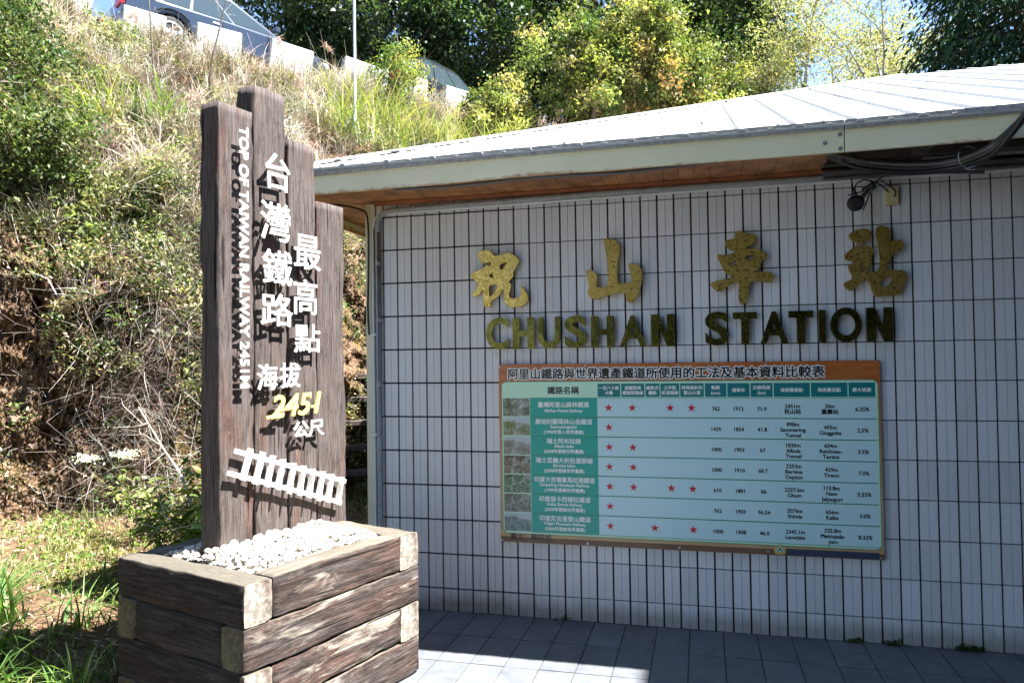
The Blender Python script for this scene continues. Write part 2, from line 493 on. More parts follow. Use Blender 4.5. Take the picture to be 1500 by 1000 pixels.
# ------------------------------------------------------------------ materials
M_tile = simple('wall_tile', (.70, .71, .74), .35, var=.035, scale=180, bmp=.25, dirt=(.42, .41, .40), dirt_amt=.02)
def tile_material():
    m, nt, p = mat('glazed_tile')
    tc = nt.nodes.new('ShaderNodeTexCoord'); oi = nt.nodes.new('ShaderNodeObjectInfo')
    geo = nt.nodes.new('ShaderNodeNewGeometry')
    v = geo.outputs['Position']
    sp = tex(nt, scale=260, detail=2, vec=v)
    c = ramp(nt, sp, [(.3, (.61, .625, .655)), (.7, (.74, .755, .785))])  # faint blue of the sky light is put into the tile colour
    c = mixc(nt, 1., c, ramp(nt, oi.outputs['Random'], [(0., .84), (1., 1.0)]), 'MULTIPLY')
    big = tex(nt, scale=3, detail=6, vec=v, rough=.7)
    c = mixc(nt, ramp(nt, big, [(.58, 0.), (.8, .35)]), c, (.45, .43, .4))
    sep = nt.nodes.new('ShaderNodeSeparateXYZ'); nt.links.new(v, sep.inputs[0])
    low = N(nt, 'ShaderNodeMath', operation='ADD'); nt.links.new(sep.outputs[2], low.inputs[0])
    nn = N(nt, 'ShaderNodeMath', operation='MULTIPLY'); nt.links.new(tex(nt, scale=9, detail=5, vec=v), nn.inputs[0]); nn.inputs[1].default_value = .12
    nt.links.new(nn.outputs[0], low.inputs[1])
    splash = ramp(nt, low.outputs[0], [(.11, .85), (.20, 0.)])
    c = mixc(nt, splash, c, (.30, .285, .26))
    nt.links.new(c, p.inputs['Base Color']); p.inputs['Roughness'].default_value = .42
    bump(nt, p, sp, .12, .002)
    return m
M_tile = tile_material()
M_grout = simple('dark_grout', (.022, .016, .013), .9, var=.4, scale=30, dirt=(.16, .1, .06), dirt_amt=.1)
M_cream = simple('cream_paint', (.62, .6, .46), .45, var=.05, scale=6, bmp=.05)
def fascia_material():
    m, nt, p = mat('cream_fascia')
    geo = nt.nodes.new('ShaderNodeNewGeometry'); v = geo.outputs['Position']
    sep = nt.nodes.new('ShaderNodeSeparateXYZ'); nt.links.new(v, sep.inputs[0])
    a = tex(nt, scale=4, detail=6, vec=v)
    c = ramp(nt, a, [(.3, (.76, .71, .46)), (.7, (.84, .79, .54))])
    r = tex(nt, scale=14, detail=8, vec=v, rough=.75, stretch=(1, 1, .7))
    r2 = tex(nt, scale=1.6, detail=3, vec=v)
    mp = N(nt, 'ShaderNodeMapRange'); nt.links.new(sep.outputs[2], mp.inputs[0])
    for i, q in zip((1, 2, 3, 4), (2.78, 2.84, .30, -.25)): mp.inputs[i].default_value = q
    s1 = N(nt, 'ShaderNodeMath', operation='ADD'); nt.links.new(r, s1.inputs[0]); nt.links.new(mp.outputs[0], s1.inputs[1])
    s2 = N(nt, 'ShaderNodeMath', operation='ADD'); nt.links.new(s1.outputs[0], s2.inputs[0]); nt.links.new(r2, s2.inputs[1])
    k = ramp(nt, s2.outputs[0], [(.0, 0.), (.55, 0.), (.7, .9)])
    k.node.color_ramp.elements[1].position = .98; k.node.color_ramp.elements[2].position = 1.0
    sc = N(nt, 'ShaderNodeMapRange'); nt.links.new(s2.outputs[0], sc.inputs[0])
    for i, q in zip((1, 2, 3, 4), (1.10, 1.30, 0., .85)): sc.inputs[i].default_value = q
    c = mixc(nt, sc.outputs[0], c, (.42, .2, .07))
    nt.links.new(c, p.inputs['Base Color']); p.inputs['Roughness'].default_value = .45
    return m
M_fascia = fascia_material()
M_flash = simple('weathered_flashing', (.34, .35, .34), .7, var=.3, scale=38, dirt=(.16, .15, .12), dirt_amt=.25)
M_roof = simple('white_metal_roof', (.46, .46, .45), .45, var=.08, scale=3, bmp=.05, dirt=(.22, .20, .17), dirt_amt=.2)
M_soffit = simple('varnished_soffit', (.42, .20, .085), .5, var=.45, scale=7, bmp=.1, dirt=(.14, .06, .03), dirt_amt=.5)
M_trimwood = simple('red_brown_trim', (.34, .13, .06), .5, var=.3, scale=12)
M_darkwood = simple('dark_old_wood', (.05, .035, .028), .8, var=.5, scale=12)
M_conduit = simple('grey_pvc_conduit', (.30, .32, .33), .45, var=.15, scale=14, bmp=.05, dirt=(.14, .14, .13), dirt_amt=.3)
M_black = simple('black_cable', (.015, .015, .017), .35, var=.2, scale=20, bmp=.05)
M_cablegrey = simple('grey_cable', (.10, .105, .11), .4, var=.2, scale=20)
M_steel = simple('galvanised_steel', (.5, .5, .5), .4, metal=.9, var=.2, scale=20)
M_whitepipe = simple('white_painted_metal', (.62, .66, .68), .4, var=.1, scale=10, dirt=(.3, .26, .2), dirt_amt=.1)
M_ivory = simple('yellowed_plastic', (.52, .46, .24), .45, var=.15, scale=12, bmp=.05)

def brass_material():
    m, nt, p = mat('tarnished_brass')
    geo = nt.nodes.new('ShaderNodeNewGeometry'); v = geo.outputs['Position']
    a = tex(nt, scale=9, detail=8, vec=v, rough=.7)
    b = tex(nt, scale=55, detail=5, vec=v, rough=.7)
    c = ramp(nt, a, [(.3, (.46, .30, .07)), (.7, (.62, .43, .13))])
    dirt = ramp(nt, b, [(.60, 0.), (.72, .7)])
    c = mixc(nt, dirt, c, (.13, .10, .03))
    nt.links.new(c, p.inputs['Base Color']); p.inputs['Metallic'].default_value = .92
    r = ramp(nt, b, [(.35, .22), (.7, .6)]); nt.links.new(r, p.inputs['Roughness'])
    bump(nt, p, a, .12, .01)
    return m
M_brass = brass_material()
def brass2():
    m, nt, p = mat('blackened_brass')
    geo = nt.nodes.new('ShaderNodeNewGeometry'); v = geo.outputs['Position']
    a = tex(nt, scale=6, detail=8, vec=v, rough=.7); b = tex(nt, scale=40, detail=6, vec=v, rough=.75)
    c = ramp(nt, a, [(.35, (.06, .055, .012)), (.65, (.20, .17, .04))])
    c = mixc(nt, ramp(nt, b, [(.62, 0.), (.7, 1.)]), c, (.55, .45, .2))
    nt.links.new(c, p.inputs['Base Color']); p.inputs['Metallic'].default_value = .9
    nt.links.new(ramp(nt, b, [(.35, .12), (.7, .4)]), p.inputs['Roughness']); bump(nt, p, a, .25, .02)
    return m
M_brass2 = brass2()

def paving_material():
    m, nt, p = mat('slate_paving')
    geo = nt.nodes.new('ShaderNodeNewGeometry'); v = geo.outputs['Position']; oi = nt.nodes.new('ShaderNodeObjectInfo')
    a = tex(nt, scale=7, detail=8, vec=v, rough=.7)
    c = ramp(nt, a, [(.3, (.085, .092, .103)), (.7, (.15, .158, .17))])
    c = mixc(nt, 1., c, ramp(nt, oi.outputs['Random'], [(0., .88), (1., 1.08)]), 'MULTIPLY')
    b = tex(nt, scale=3.3, detail=9, vec=v, rough=.75)
    c = mixc(nt, ramp(nt, b, [(.66, 0.), (.70, .5)]), c, (.3, .32, .31))
    nt.links.new(c, p.inputs['Base Color']); p.inputs['Roughness'].default_value = .55
    bump(nt, p, a, .3, .006)
    return m
M_paving = paving_material()
M_mortar = simple('paving_joint', (.05, .05, .05), .95, var=.3, scale=30)
M_concrete = simple('white_painted_concrete', (.30, .29, .265), .85, var=.45, scale=30, bmp=.5, dirt=(.32, .29, .24), dirt_amt=.2)
M_asphalt = simple('asphalt', (.055, .055, .055), .9, var=.3, scale=60)

def soil_material(name='bank_soil', moss=.4):
    m, nt, p = mat(name)
    geo = nt.nodes.new('ShaderNodeNewGeometry'); v = geo.outputs['Position']
    a = tex(nt, scale=3.2, detail=10, vec=v, rough=.75)
    b = tex(nt, kind='VOR', scale=26, vec=v)
    g = tex(nt, scale=1.1, detail=6, vec=v, rough=.6)
    k = tex(nt, scale=48, detail=4, vec=v, rough=.7)
    c = ramp(nt, a, [(.3, (.04, .024, .014)), (.5, (.115, .07, .04)), (.72, (.22, .15, .095))])
    c = mixc(nt, ramp(nt, k, [(.58, 0.), (.72, .5)]), c, (.30, .23, .16))
    c = mixc(nt, ramp(nt, g, [(.62 - moss * .25, 0.), (.75 - moss * .2, .75)]), c, mixc(nt, a, (.03, .028, .008), (.17, .125, .022)))
    nt.links.new(c, p.inputs['Base Color']); p.inputs['Roughness'].default_value = .95
    p.inputs['Specular IOR Level'].default_value = .15
    bump(nt, p, mixc(nt, .5, a, b), 1.0, .05)
    return m
M_soil = soil_material()
M_litter = soil_material('straw_and_soil', .15)
M_stone = simple('bank_stone', (.16, .11, .075), .95, var=.5, scale=6)
M_floor = simple('forest_floor', (.045, .05, .025), .95, var=.4, scale=2)
M_leaf = leaf_mat('green_leaf', .38, .5, .25)
M_dry = leaf_mat('dry_grass_blade', .22, .75, .12, (1., .95, .85))
M_twig = leaf_mat('twig_bark', 0.0, .9, .1)
M_bark = simple('tree_bark', (.12, .09, .07), .95, var=.45, scale=14, bmp=.8)
M_palebark = simple('pale_bark', (.34, .31, .27), .9, var=.25, scale=14, bmp=.4)
M_post = wood_mat('post_sleeper_wood', 'Z', .64, .35, .10, stops=(.16, .32, .55, .85))
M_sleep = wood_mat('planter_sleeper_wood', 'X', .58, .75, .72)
M_sleepshade = wood_mat('shaded_sleeper_wood', 'X', .24, .3, .08)  # darker copy for the planter's left face, its shade put into the colour
M_end = endgrain_mat('sleeper_end_grain')
M_enddark = endgrain_mat('dark_end_grain', (.085, .072, .035), (.028, .02, .013))
M_white = simple('white_letter_paint', (.66, .65, .62), .55, var=.08, scale=20, bmp=.03, dirt=(.22, .19, .16), dirt_amt=.15)
M_yellow = simple('yellow_letter_paint', (.72, .56, .16), .5, var=.1, scale=20, bmp=.03)
M_pebble = simple('white_pebble', (.60, .58, .54), .6, var=.2, scale=22, bmp=.15, dirt=(.2, .17, .12), dirt_amt=.15)
_nt = M_pebble.node_tree; _p = _nt.nodes['Principled BSDF']; _src = _p.inputs['Base Color'].links[0].from_socket
_oi = _nt.nodes.new('ShaderNodeObjectInfo')
_nt.links.new(mixc(_nt, 1., _src, ramp(_nt, _oi.outputs['Random'], [(0., (.62, .58, .52)), (.5, (1., .98, .95)), (1., (1., 1., 1.))]), 'MULTIPLY'), _p.inputs['Base Color'])

# ------------------------------------------------------------------ ground and terrain
def hgt(x, y):
    """lawn height: level at the paving, rising gently to the foot of the bank"""
    t = min(max((-x - .55) / 2.6, 0), 1); t = t * t * (3 - 2 * t)
    return .30 * t + .025 * noise.noise(Vector((x * 1.7, y * 1.7, 3.1))) * min(1, t * 4) - .006

g = MB()
g.add([(-400, -400, -.12), (400, -400, -.12), (400, 400, -.12), (-400, 400, -.12)], [(0, 1, 2, 3)])
tag(g.build('ground', M_floor), kind='structure')

g = MB(); nx, ny = 110, 150
vs = []; fs = []
for j in range(ny + 1):
    for i in range(nx + 1):
        x = -9.5 + 9.15 * i / nx; y = -7.5 + 16.5 * j / ny
        vs.append((x, y, hgt(x, y)))
for j in range(ny):
    for i in range(nx):
        a = j * (nx + 1) + i; fs.append((a, a + 1, a + nx + 2, a + nx + 1))
g.add(vs, fs, 0, True)
tag(g.build('lawn_ground', M_litter), kind='structure')

TOE = [(-7.6, -4.2), (-5.3, -1.5), (-4.05, .45), (-3.35, .98), (-2.55, 1.5), (-1.95, 3.2), (-1.7, 6), (0, 9.3), (6, 11), (16, 13), (34, 20)]
RIM = [(-15, -1, 8.9), (-11.4, 3.4, 8.42), (-9.3, 5.05, 8.1), (-7.85, 6.4, 7.72), (-6.98, 7.3, 7.66), (-5.2, 9.0, 7.58), (-2.8, 11.3, 7.42), (1.8, 15.2, 7.1), (9, 19, 6.6), (18, 24, 6.2), (34, 34, 5.5)]
TOE = np.array([(x, y, .22) for x, y in TOE], float); RIM = np.array(RIM, float)
def poly(P, s):
    s = np.clip(np.asarray(s, float), 0, len(P) - 1.0001); i = s.astype(int); t = (s - i)[..., None]
    a = P[np.clip(i - 1, 0, len(P) - 1)]; b = P[i]; c = P[i + 1]; d = P[np.clip(i + 2, 0, len(P) - 1)]
    return .5 * ((2 * b) + (-a + c) * t + (2 * a - 5 * b + 4 * c - d) * t * t + (-a + 3 * b - 3 * c + d) * t ** 3)
def bank0(s, v):
    A = poly(TOE, s); B = poly(RIM, s)
    hz = np.interp(v, [0, .12, .30, .45, .75, 1.0], [0, .03, .10, .20, .60, 1.0])
    ht = np.interp(v, [0, .12, .30, .45, .75, 1.0], [0, .13, .34, .47, .74, 1.0])
    P = A + (B - A) * hz[..., None]
    P[..., 2] = A[..., 2] + (B[..., 2] - A[..., 2]) * ht
    return P
_VG = [np.random.default_rng(900 + k).uniform(-1, 1, (160, 160)) for k in range(6)]
def vnoise(k, a, b):
    a = np.asarray(a) % 158; b = np.asarray(b) % 158
    i = a.astype(int); j = b.astype(int); u = a - i; w_ = b - j
    u = u * u * (3 - 2 * u); w_ = w_ * w_ * (3 - 2 * w_); G = _VG[k]
    return (G[i, j] * (1 - u) + G[i + 1, j] * u) * (1 - w_) + (G[i, j + 1] * (1 - u) + G[i + 1, j + 1] * u) * w_
def wob(s, v):
    s = np.asarray(s); v = np.asarray(v); o = 0.
    for k, (fq, am) in enumerate(((1.6, .26), (3.7, .17), (8.5, .10), (19, .06), (41, .035), (87, .018))):
        o = o + am * vnoise(k, s * fq + 3.3 * k + .8 * vnoise((k + 1) % 6, v * 9, s * 2), v * fq * 4.6 + 7.1 * k)
    return o * np.clip(v * 8, 0, 1) * np.clip((1 - v) * 14, 0, 1)
def bank(s, v):
    P = bank0(s, v)
    P[..., 0] += wob(s, v) * .8; P[..., 1] -= wob(s, v) * .8; P[..., 2] += wob(s + 9, v) * .35
    return P
ns_, nv_ = 900, 260
ss, vv = np.meshgrid(np.linspace(0, 10, ns_), np.linspace(0, 1, nv_))
P = bank(ss.ravel(), vv.ravel())
P += RNG.normal(size=P.shape) * .012
idx = np.arange(ns_ * nv_).reshape(nv_, ns_)
Q = np.stack([idx[:-1, :-1], idx[:-1, 1:], idx[1:, 1:], idx[1:, :-1]], -1).reshape(-1, 4)
me = bpy.data.meshes.new('bank'); me.from_pydata(P.tolist(), [], Q.tolist())
me.polygons.foreach_set('use_smooth', [True] * len(me.polygons)); me.update()
tag(link('bank', me, M_soil), kind='structure')

# road on top of the bank and the hillside behind it
g = MB(); vs = []; fs = []
ks = np.linspace(0, 10, 80); RR = poly(RIM, ks)
tang = np.gradient(RR, axis=0); nrm = np.stack([-tang[:, 1], tang[:, 0], np.zeros(80)], 1); nrm /= np.linalg.norm(nrm, axis=1, keepdims=True)
for i in range(80):
    for o in (0, 6.0): vs.append(tuple(RR[i] + nrm[i] * o + np.array([0, 0, .0])))
for i in range(79): fs.append((2 * i, 2 * i + 2, 2 * i + 3, 2 * i + 1))
g.add(vs, fs, 0, True); tag(g.build('road', M_asphalt), kind='structure')
g = MB(); vs = []; fs = []
offs = [(6.0, -.02), (9, .9), (14, 3.6), (24, 8), (60, 14)]
for i in range(80):
    for o, h in offs:
        q = RR[i] + nrm[i] * o
        kx = 1 - min(1, max(0, (q[0] - 1) / 9.)) * .85
        vs.append((q[0], q[1], q[2] * (1 if o < 7 else max(kx, .25)) + h * kx))
for i in range(79):
    for j in range(4):
        a = i * 5 + j; fs.append((a, a + 5, a + 6, a + 1))
g.add(vs, fs, 0, True); tag(g.build('hillside', M_soil), kind='structure')

# paving ----------------------------------------------------------------
g = MB(); g.box(-.38, 12, -8.0, .02, -.1, -.006)
pavement = tag(g.build('pavement', M_mortar), kind='structure')
slab_me = MB().box(.003, .197, .003, .397, -.03, 0).mesh('paving_slab'); slab_me.materials.append(M_paving)
far = MB()
for i in range(-2, 40):
    for j in range(1, 21):
        x = i * .2 + .066; y = -.4 * j + .0
        if -.1 < x < 4.2 and j <= 5 or (j <= 8 and -.1 < x < 2.2):
            o = link('paving_slab', slab_me, None, pavement)
            o.location = (x, y, random.uniform(-.0012, .0012))
        else: far.box(x + .003, x + .197, y + .003, y + .397, -.03, random.uniform(-.001, .001))
tag(far.build('paving_slabs_far', M_paving, pavement), kind='stuff')

# ------------------------------------------------------------------ station building
bld = empty('station_building', (0, 0, 0), label='low station building with white tiled wall and white metal hip roof', cat='building')
g = MB()
g.box(-.09, 9.0, .012, 8.0, 0, 2.86)
g.build('wall', M_grout, bld)
UC, RZ = .106, .2343
ztop = 11.65 * RZ
cells = []
for c in range(-1, 82):
    for r in range(-1, 12):
        x0 = c * UC; x1 = x0 + UC; z1 = ztop - r * RZ; z0 = z1 - RZ
        if c == -1: x0 = -.056
        if r == -1: z1 = 2.83
        z0 = max(z0, 0.0)
        cells.append((x0, x1, z0, z1, c, r))
def hidden(x0, x1, z0, z1): return x0 > .86 and x1 < 3.18 and z0 > .52 and z1 < 1.66
def tile_into(mb, x0, x1, z0, z1):
    j = .0050; a, b = x0 + j, x1 - j; c, d = z0 + j, z1 - j
    if c < .01: c = .0
    m = (a + b) / 2; q = .0008; y = 0.; k = .0035
    if b - a < .07: mb.box(a, b, -k * .0, .012, c, d); return
    # two faces with a thin groove between them
    for u0, u1 in ((a, m - q), (m + q, b)):
        e = .0009
        V = [(u0, .012, c), (u1, .012, c), (u1, .012, d), (u0, .012, d), (u0 + e, 0, c + e), (u1 - e, 0, c + e), (u1 - e, 0, d - e), (u0 + e, 0, d - e)]
        mb.add(V, ((4, 5, 6, 7), (0, 1, 5, 4), (1, 2, 6, 5), (2, 3, 7, 6), (3, 0, 4, 7)))
    mb.add([(m - q, .0035, c), (m + q, .0035, c), (m + q, .0035, d), (m - q, .0035, d)], [(0, 1, 2, 3)])
vis = [q for q in cells if q[4] <= 37 and not hidden(*q[:4])]
vis.sort(key=lambda q: -q[4])
single = set((q[4], q[5]) for q in vis[:290])
mesh_cache = {}
rest = MB()
for q in cells:
    if (q[4], q[5]) in single:
        w_, h_ = round(q[1] - q[0], 4), round(q[3] - q[2], 4)
        if (w_, h_) not in mesh_cache:
            mb = MB(); tile_into(mb, 0, w_, 0, h_) if q[2] > 0 else tile_into(mb, 0, w_, 0, h_)
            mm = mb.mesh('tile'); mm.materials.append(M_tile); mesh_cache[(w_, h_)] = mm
        o = link('tile', mesh_cache[(w_, h_)], None, bld)
        o.location = (q[0], random.uniform(-.0008, .0008), q[2])
        o.rotation_euler = (random.uniform(-.002, .002), 0, random.uniform(-.005, .005))
    else: tile_into(rest, *q[:4])
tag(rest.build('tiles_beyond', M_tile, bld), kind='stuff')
# corner trim, wall-top trim
g = MB(); g.box(-.135, -.090, -.004, .03, 0, 2.83); g.box(-.090, -.058, -.010, .03, 0, 2.83)
g.build('corner_trim', M_cream, bld, bevel=.0015)
g = MB(); g.box(-.06, 3.02, -.022, .0115, 2.812, 2.838); g.build('wall_top_trim', M_trimwood, bld)
# side wall of the building, cream
g = MB(); g.box(-.096, -.0905, .03, 8.0, 0, 2.86); g.build('side_wall', M_cream, bld)

# soffit boards
EH = 2.90
for k in range(39):
    x = -.58 + k * .094
    if k >= 37 and k % 2: continue
    g = MB(); g.box(x + .0015, x + .0925, -.575, .0 if k < 37 else -.2, 2.842, 2.856)
    g.build('soffit_board', M_soffit, bld)
g = MB(); g.box(-.58, 8.6, -.575, -.02, 2.872, 2.885); g.build('soffit_backing', M_darkwood, bld)
for x in (3.3, 4.1, 4.9):
    g = MB(); g.box(x, x + .07, -.57, 0.0, 2.79, 2.868); g.build('rafter', M_darkwood, bld)
g = MB(); g.box(2.95, 8.6, -.40, -.34, 2.80, 2.868); g.build('batten', M_darkwood, bld)
for k in range(30):
    y = .02 + k * .094
    g = MB(); g.box(-.58, -.10, y + .0015, y + .0925, 2.842, 2.856); g.build('side_soffit_board', M_soffit, bld)

# fascia in lengths, flashing above it
def eavez(x): return 2.772 + .022 * min(1, max(0, (x + .6) / 1.6)) + .02 * max(0, (x - 3.2)) * .6
segs = [(-.6, .9), (.9, 2.925), (2.931, 6.2), (6.2, 9.3)]
for a, b in segs:
    n = 6; g = MB(); vs = []
    for i in range(n + 1):
        x = a + (b - a) * i / n; z = eavez(x)
        for y, zz in ((-.6, z), (-.6, z + .122), (-.578, z + .122), (-.578, z)): vs.append((x, y, zz))
    fs = [(4 * i + k, 4 * i + (k + 1) % 4, 4 * i + 4 + (k + 1) % 4, 4 * i + 4 + k) for i in range(n) for k in range(4)]
    fs += [(3, 2, 1, 0), (4 * n, 4 * n + 1, 4 * n + 2, 4 * n + 3)]
    g.add(vs, fs); g.build('fascia', M_fascia, bld, recalc=True)
    g = MB(); vs = []
    for i in range(n + 1):
        x = a + (b - a) * i / n; z = eavez(x) + .1225
        for y, zz in ((-.612, z - .004), (-.618, z + .044), (-.57, z + .05), (-.57, z - .001)): vs.append((x, y, zz))
    g.add(vs, fs); g.build('flashing', M_flash, bld, recalc=True)
g = MB(); g.box(-.6, -.578, -.578, 8.4, 2.772, 2.90); g.build('side_fascia', M_fascia, bld)
g = MB(); g.box(-.612, -.59, -.6, 8.4, 2.905, 2.95); g.build('side_flashing', M_flash, bld)
g = MB(); g.beam((-.57, 1.2, 2.68), (-.10, 1.9, 2.34), .03, .09); g.beam((-.57, 1.0, 2.60), (-.10, 1.75, 2.22), .02, .12)
g.build('eave_bracket', M_cream, bld)
for x, z in ((2.83, 2.848), (2.905, 2.888), (2.905, 2.812)):
    g = MB(); g.tube([(x, -.6, z), (x, -.606, z)], .011, 10); g.tube([(x, -.6055, z), (x, -.6085, z)], .006, 6)
    g.build('screw', M_steel, bld)

# roof: front slope as raised-rib metal sheets that end at the hip
SL = .39; X0, Y0, Z0 = -.62, -.62, 2.94; RY = 4.4
def rz(y): return Z0 + (y - Y0) * SL
pitch = .30
k = 0; x = X0
while x < 9.4:
    x1 = x + pitch
    def ytop(xx): return min(RY, Y0 + (xx - X0))
    ya, yb = ytop(x), ytop(x1)
    if k == 0: ya = Y0 + .01
    e = random.uniform(.0, .012)
    g = MB()
    V = [(x, Y0, rz(Y0)), (x1, Y0, rz(Y0)), (x1, yb + e, rz(yb + e)), (x, ya + e, rz(ya + e))]
    V += [(p[0], p[1], p[2] - .012) for p in V]
    g.add(V, ((0, 1, 2, 3), (7, 6, 5, 4), (0, 4, 5, 1), (1, 5, 6, 2), (2, 6, 7, 3), (3, 7, 4, 0)))
    # trapezoid rib on the left edge
    for (rx, rw, rh) in ((x + .02, .03, .017), (x + .17, .02, .005)):
        yt = max(Y0 + .02, min(RY, Y0 + (rx - X0)) - .07)
        pr_ = [(rx - rw * .6, 0.001), (rx - rw * .25, rh), (rx + rw * .55, rh), (rx + rw * .9, 0.001)]
        V = [(a, Y0 - .004, rz(Y0) + b) for a, b in pr_] + [(a, yt, rz(yt) + b) for a, b in pr_]
        g.add(V, ((0, 1, 2, 3), (7, 6, 5, 4), (0, 4, 5, 1), (1, 5, 6, 2), (2, 6, 7, 3)))
    g.build('roof_sheet', M_roof, bld)
    x = x1; k += 1
for px_, py_ in ((2.60, -.55), (2.83, -.57), (3.46, -.57), (4.2, -.57), (3.0, .4), (2.2, .1), (1.4, -.5), (3.9, 1.0)):
    g = MB(); z = rz(py_); g.tube([(px_, py_, z), (px_, py_, z + .018)], .010, 7); g.build('roof_screw', M_steel, bld)
# left slope and back slope
g = MB()
zr = rz(RY)
g.add([(X0, Y0, Z0 - .004), (X0 + 5.02, RY, zr - .004), (X0, 9.4, Z0 - .004)], [(0, 1, 2)])
g.add([(X0, 9.4, Z0 - .004), (X0 + 5.02, RY, zr - .004), (9.4, RY, zr - .004), (9.4, 9.4, Z0 - .004)], [(0, 1, 2, 3)])
g.build('back_roof', M_roof, bld)
g = MB()
hv = [(X0 + q, Y0 + q, rz(Y0 + q)) for q in (0.0, RY - Y0)]
V = []
for (x, y, z) in hv: V += [(x + .075, y - .075, z - .018), (x + .07, y - .07, z - .008), (x, y, z + .022), (x - .06, y + .06, z + .004)]
g.add(V, ((0, 4, 5, 1), (1, 5, 6, 2), (2, 6, 7, 3)))
g.build('hip_cap', M_roof, bld)
# ragged cut ends under the hip cap
for k in range(17):
    t = .35 + k * .29; x = X0 + t; y = Y0 + t; z = rz(y)
    g = MB(); q = random.uniform(.6, 1.2)
    g.add([(x + .05, y - .09, z - .016), (x + .10 * q, y - .06, z + .004), (x + .12, y + .02, z + .012), (x + .07, y - .02, z - .004)], [(0, 1, 2, 3)])
    g.build('hip_flap', M_flash, bld)

# ------------------------------------------------------------------ conduits and cables on the building
def curve_pts(pts, n=8):
    P_ = np.array(pts, float); out = []
    s = np.linspace(0, len(P_) - 1.001, (len(P_) - 1) * n + 1)
    return [tuple(q) for q in poly(P_, s)]
zc = 2.785
t = empty('corner_conduit', (0, 0, 0), label='thick grey conduit bending from the wall corner and running along under the eave', cat='conduit')
g = MB(); g.tube([(-.028, -.026, 0), (-.028, -.026, 2.62)] + curve_pts([(-.028, -.026, 2.62), (-.022, -.026, 2.70), (.02, -.026, 2.757), (.10, -.026, 2.77)], 6) + [(1.5, -.026, 2.789), (4.0, -.026, 2.79), (8, -.026, 2.79)], .0185, 12)
g.build('pipe', M_conduit, t)
for z in (.35, 1.0, 1.55, 2.0, 2.4): 
    g = MB(); g.tube([(-.028, -.026, z - .014), (-.028, -.026, z + .014)], .022, 12); g.build('coupling', M_conduit, t)
for x in (.25, .62, 1.28, 1.92, 2.6, 3.4):
    g = MB(); g.tube([(x - .012, -.026, 2.772 + .012 * min(x, 1.5)), (x + .012, -.026, 2.772 + .012 * min(x, 1.5))], .0225, 12); g.build('clip', M_conduit, t)
t = empty('second_conduit', (0, 0, 0), label='thinner grey pipe running just below the thick conduit at the top of the wall', cat='conduit')
g = MB(); g.tube([(-.068, -.02, 0), (-.068, -.02, 2.65)] + curve_pts([(-.068, -.02, 2.65), (-.055, -.02, 2.71), (-.01, -.018, 2.742), (.12, -.016, 2.752)], 6) + [(2.0, -.016, 2.766), (8, -.016, 2.762)], .0095, 8)
g.build('pipe', M_whitepipe, t)
for z in (1.2, 1.9): 
    g = MB(); g.box(-.09, -.045, -.034, -.004, z - .008, z + .008); g.build('clip', M_whitepipe, t)
g = MB(); g.tube(curve_pts([(-.45, -.3, 2.80), (-.3, -.16, 2.81), (-.16, -.05, 2.79), (-.105, -.03, 2.72), (-.10, -.03, 2.4), (-.108, -.03, 2.1), (-.10, -.03, 1.9)], 6), .0075, 6)
tag(g.build('loose_cable', M_black), 'thin black cable hanging down the corner of the building', 'cable')
g = MB(); g.tube(curve_pts([(.3, -.50, 2.80), (.75, -.53, 2.784), (1.25, -.53, 2.80), (1.75, -.53, 2.79), (2.3, -.53, 2.815), (2.75, -.5, 2.835), (3.0, -.42, 2.80), (3.3, -.28, 2.74), (3.7, -.25, 2.71)], 6), .010, 6)
tag(g.build('eave_cable', M_cablegrey), 'grey cable sagging along the soffit behind the cream fascia', 'cable')
bun = empty('cable_bundle', (0, 0, 0), label='bundle of black and grey cables sweeping up over the eave at the right', cat='cables')
rb = random.Random(5)
for k in range(11):
    a, b = rb.uniform(-.035, .035), rb.uniform(-.03, .03)
    r = rb.choice([.008, .010, .013, .017, .02])
    pts = [(2.75 + .35 * rb.random(), -.30 + a, 2.90), (3.02 + a, -.33 + a, 2.80 + b), (3.25, -.36 + a, 2.735 + b), (3.48, -.42 + a, 2.72 + b * .9), (3.62, -.56 + a, 2.745 + b), (3.69 + b * .6, -.68 + a * .5, 2.82 + b), (3.745 + b, -.76 + a * .5, 2.90 + b), (3.84 + b, -.86 + a * .5, 2.965 + b), (4.1, -.98, 3.06 + b), (5.2, -1.6, 3.35 + b)]
    g = MB(); g.tube(curve_pts(pts, 7), r, 7)
    g.build('cable', [M_black, M_cablegrey][rb.random() < .35], bun)
g = MB()
g.tube([(3.55 + .07 * math.cos(q), -.50 + .055 * math.cos(q) , 2.735 + .062 * math.sin(q)) for q in np.linspace(0, 2 * PI, 18)], .003, 5)
g.tube([(3.56, -.55, 2.68), (3.51, -.56, 2.665)], .003, 5)
g.build('cable_tie', M_steel, bun)
for z, r in ((2.812, .012), (2.80, .008), (2.775, .010)):
    g = MB(); g.tube([(2.9, -.06, z), (8, -.06, z + .006)], r, 6); g.build('wall_cable', M_cablegrey, bun)

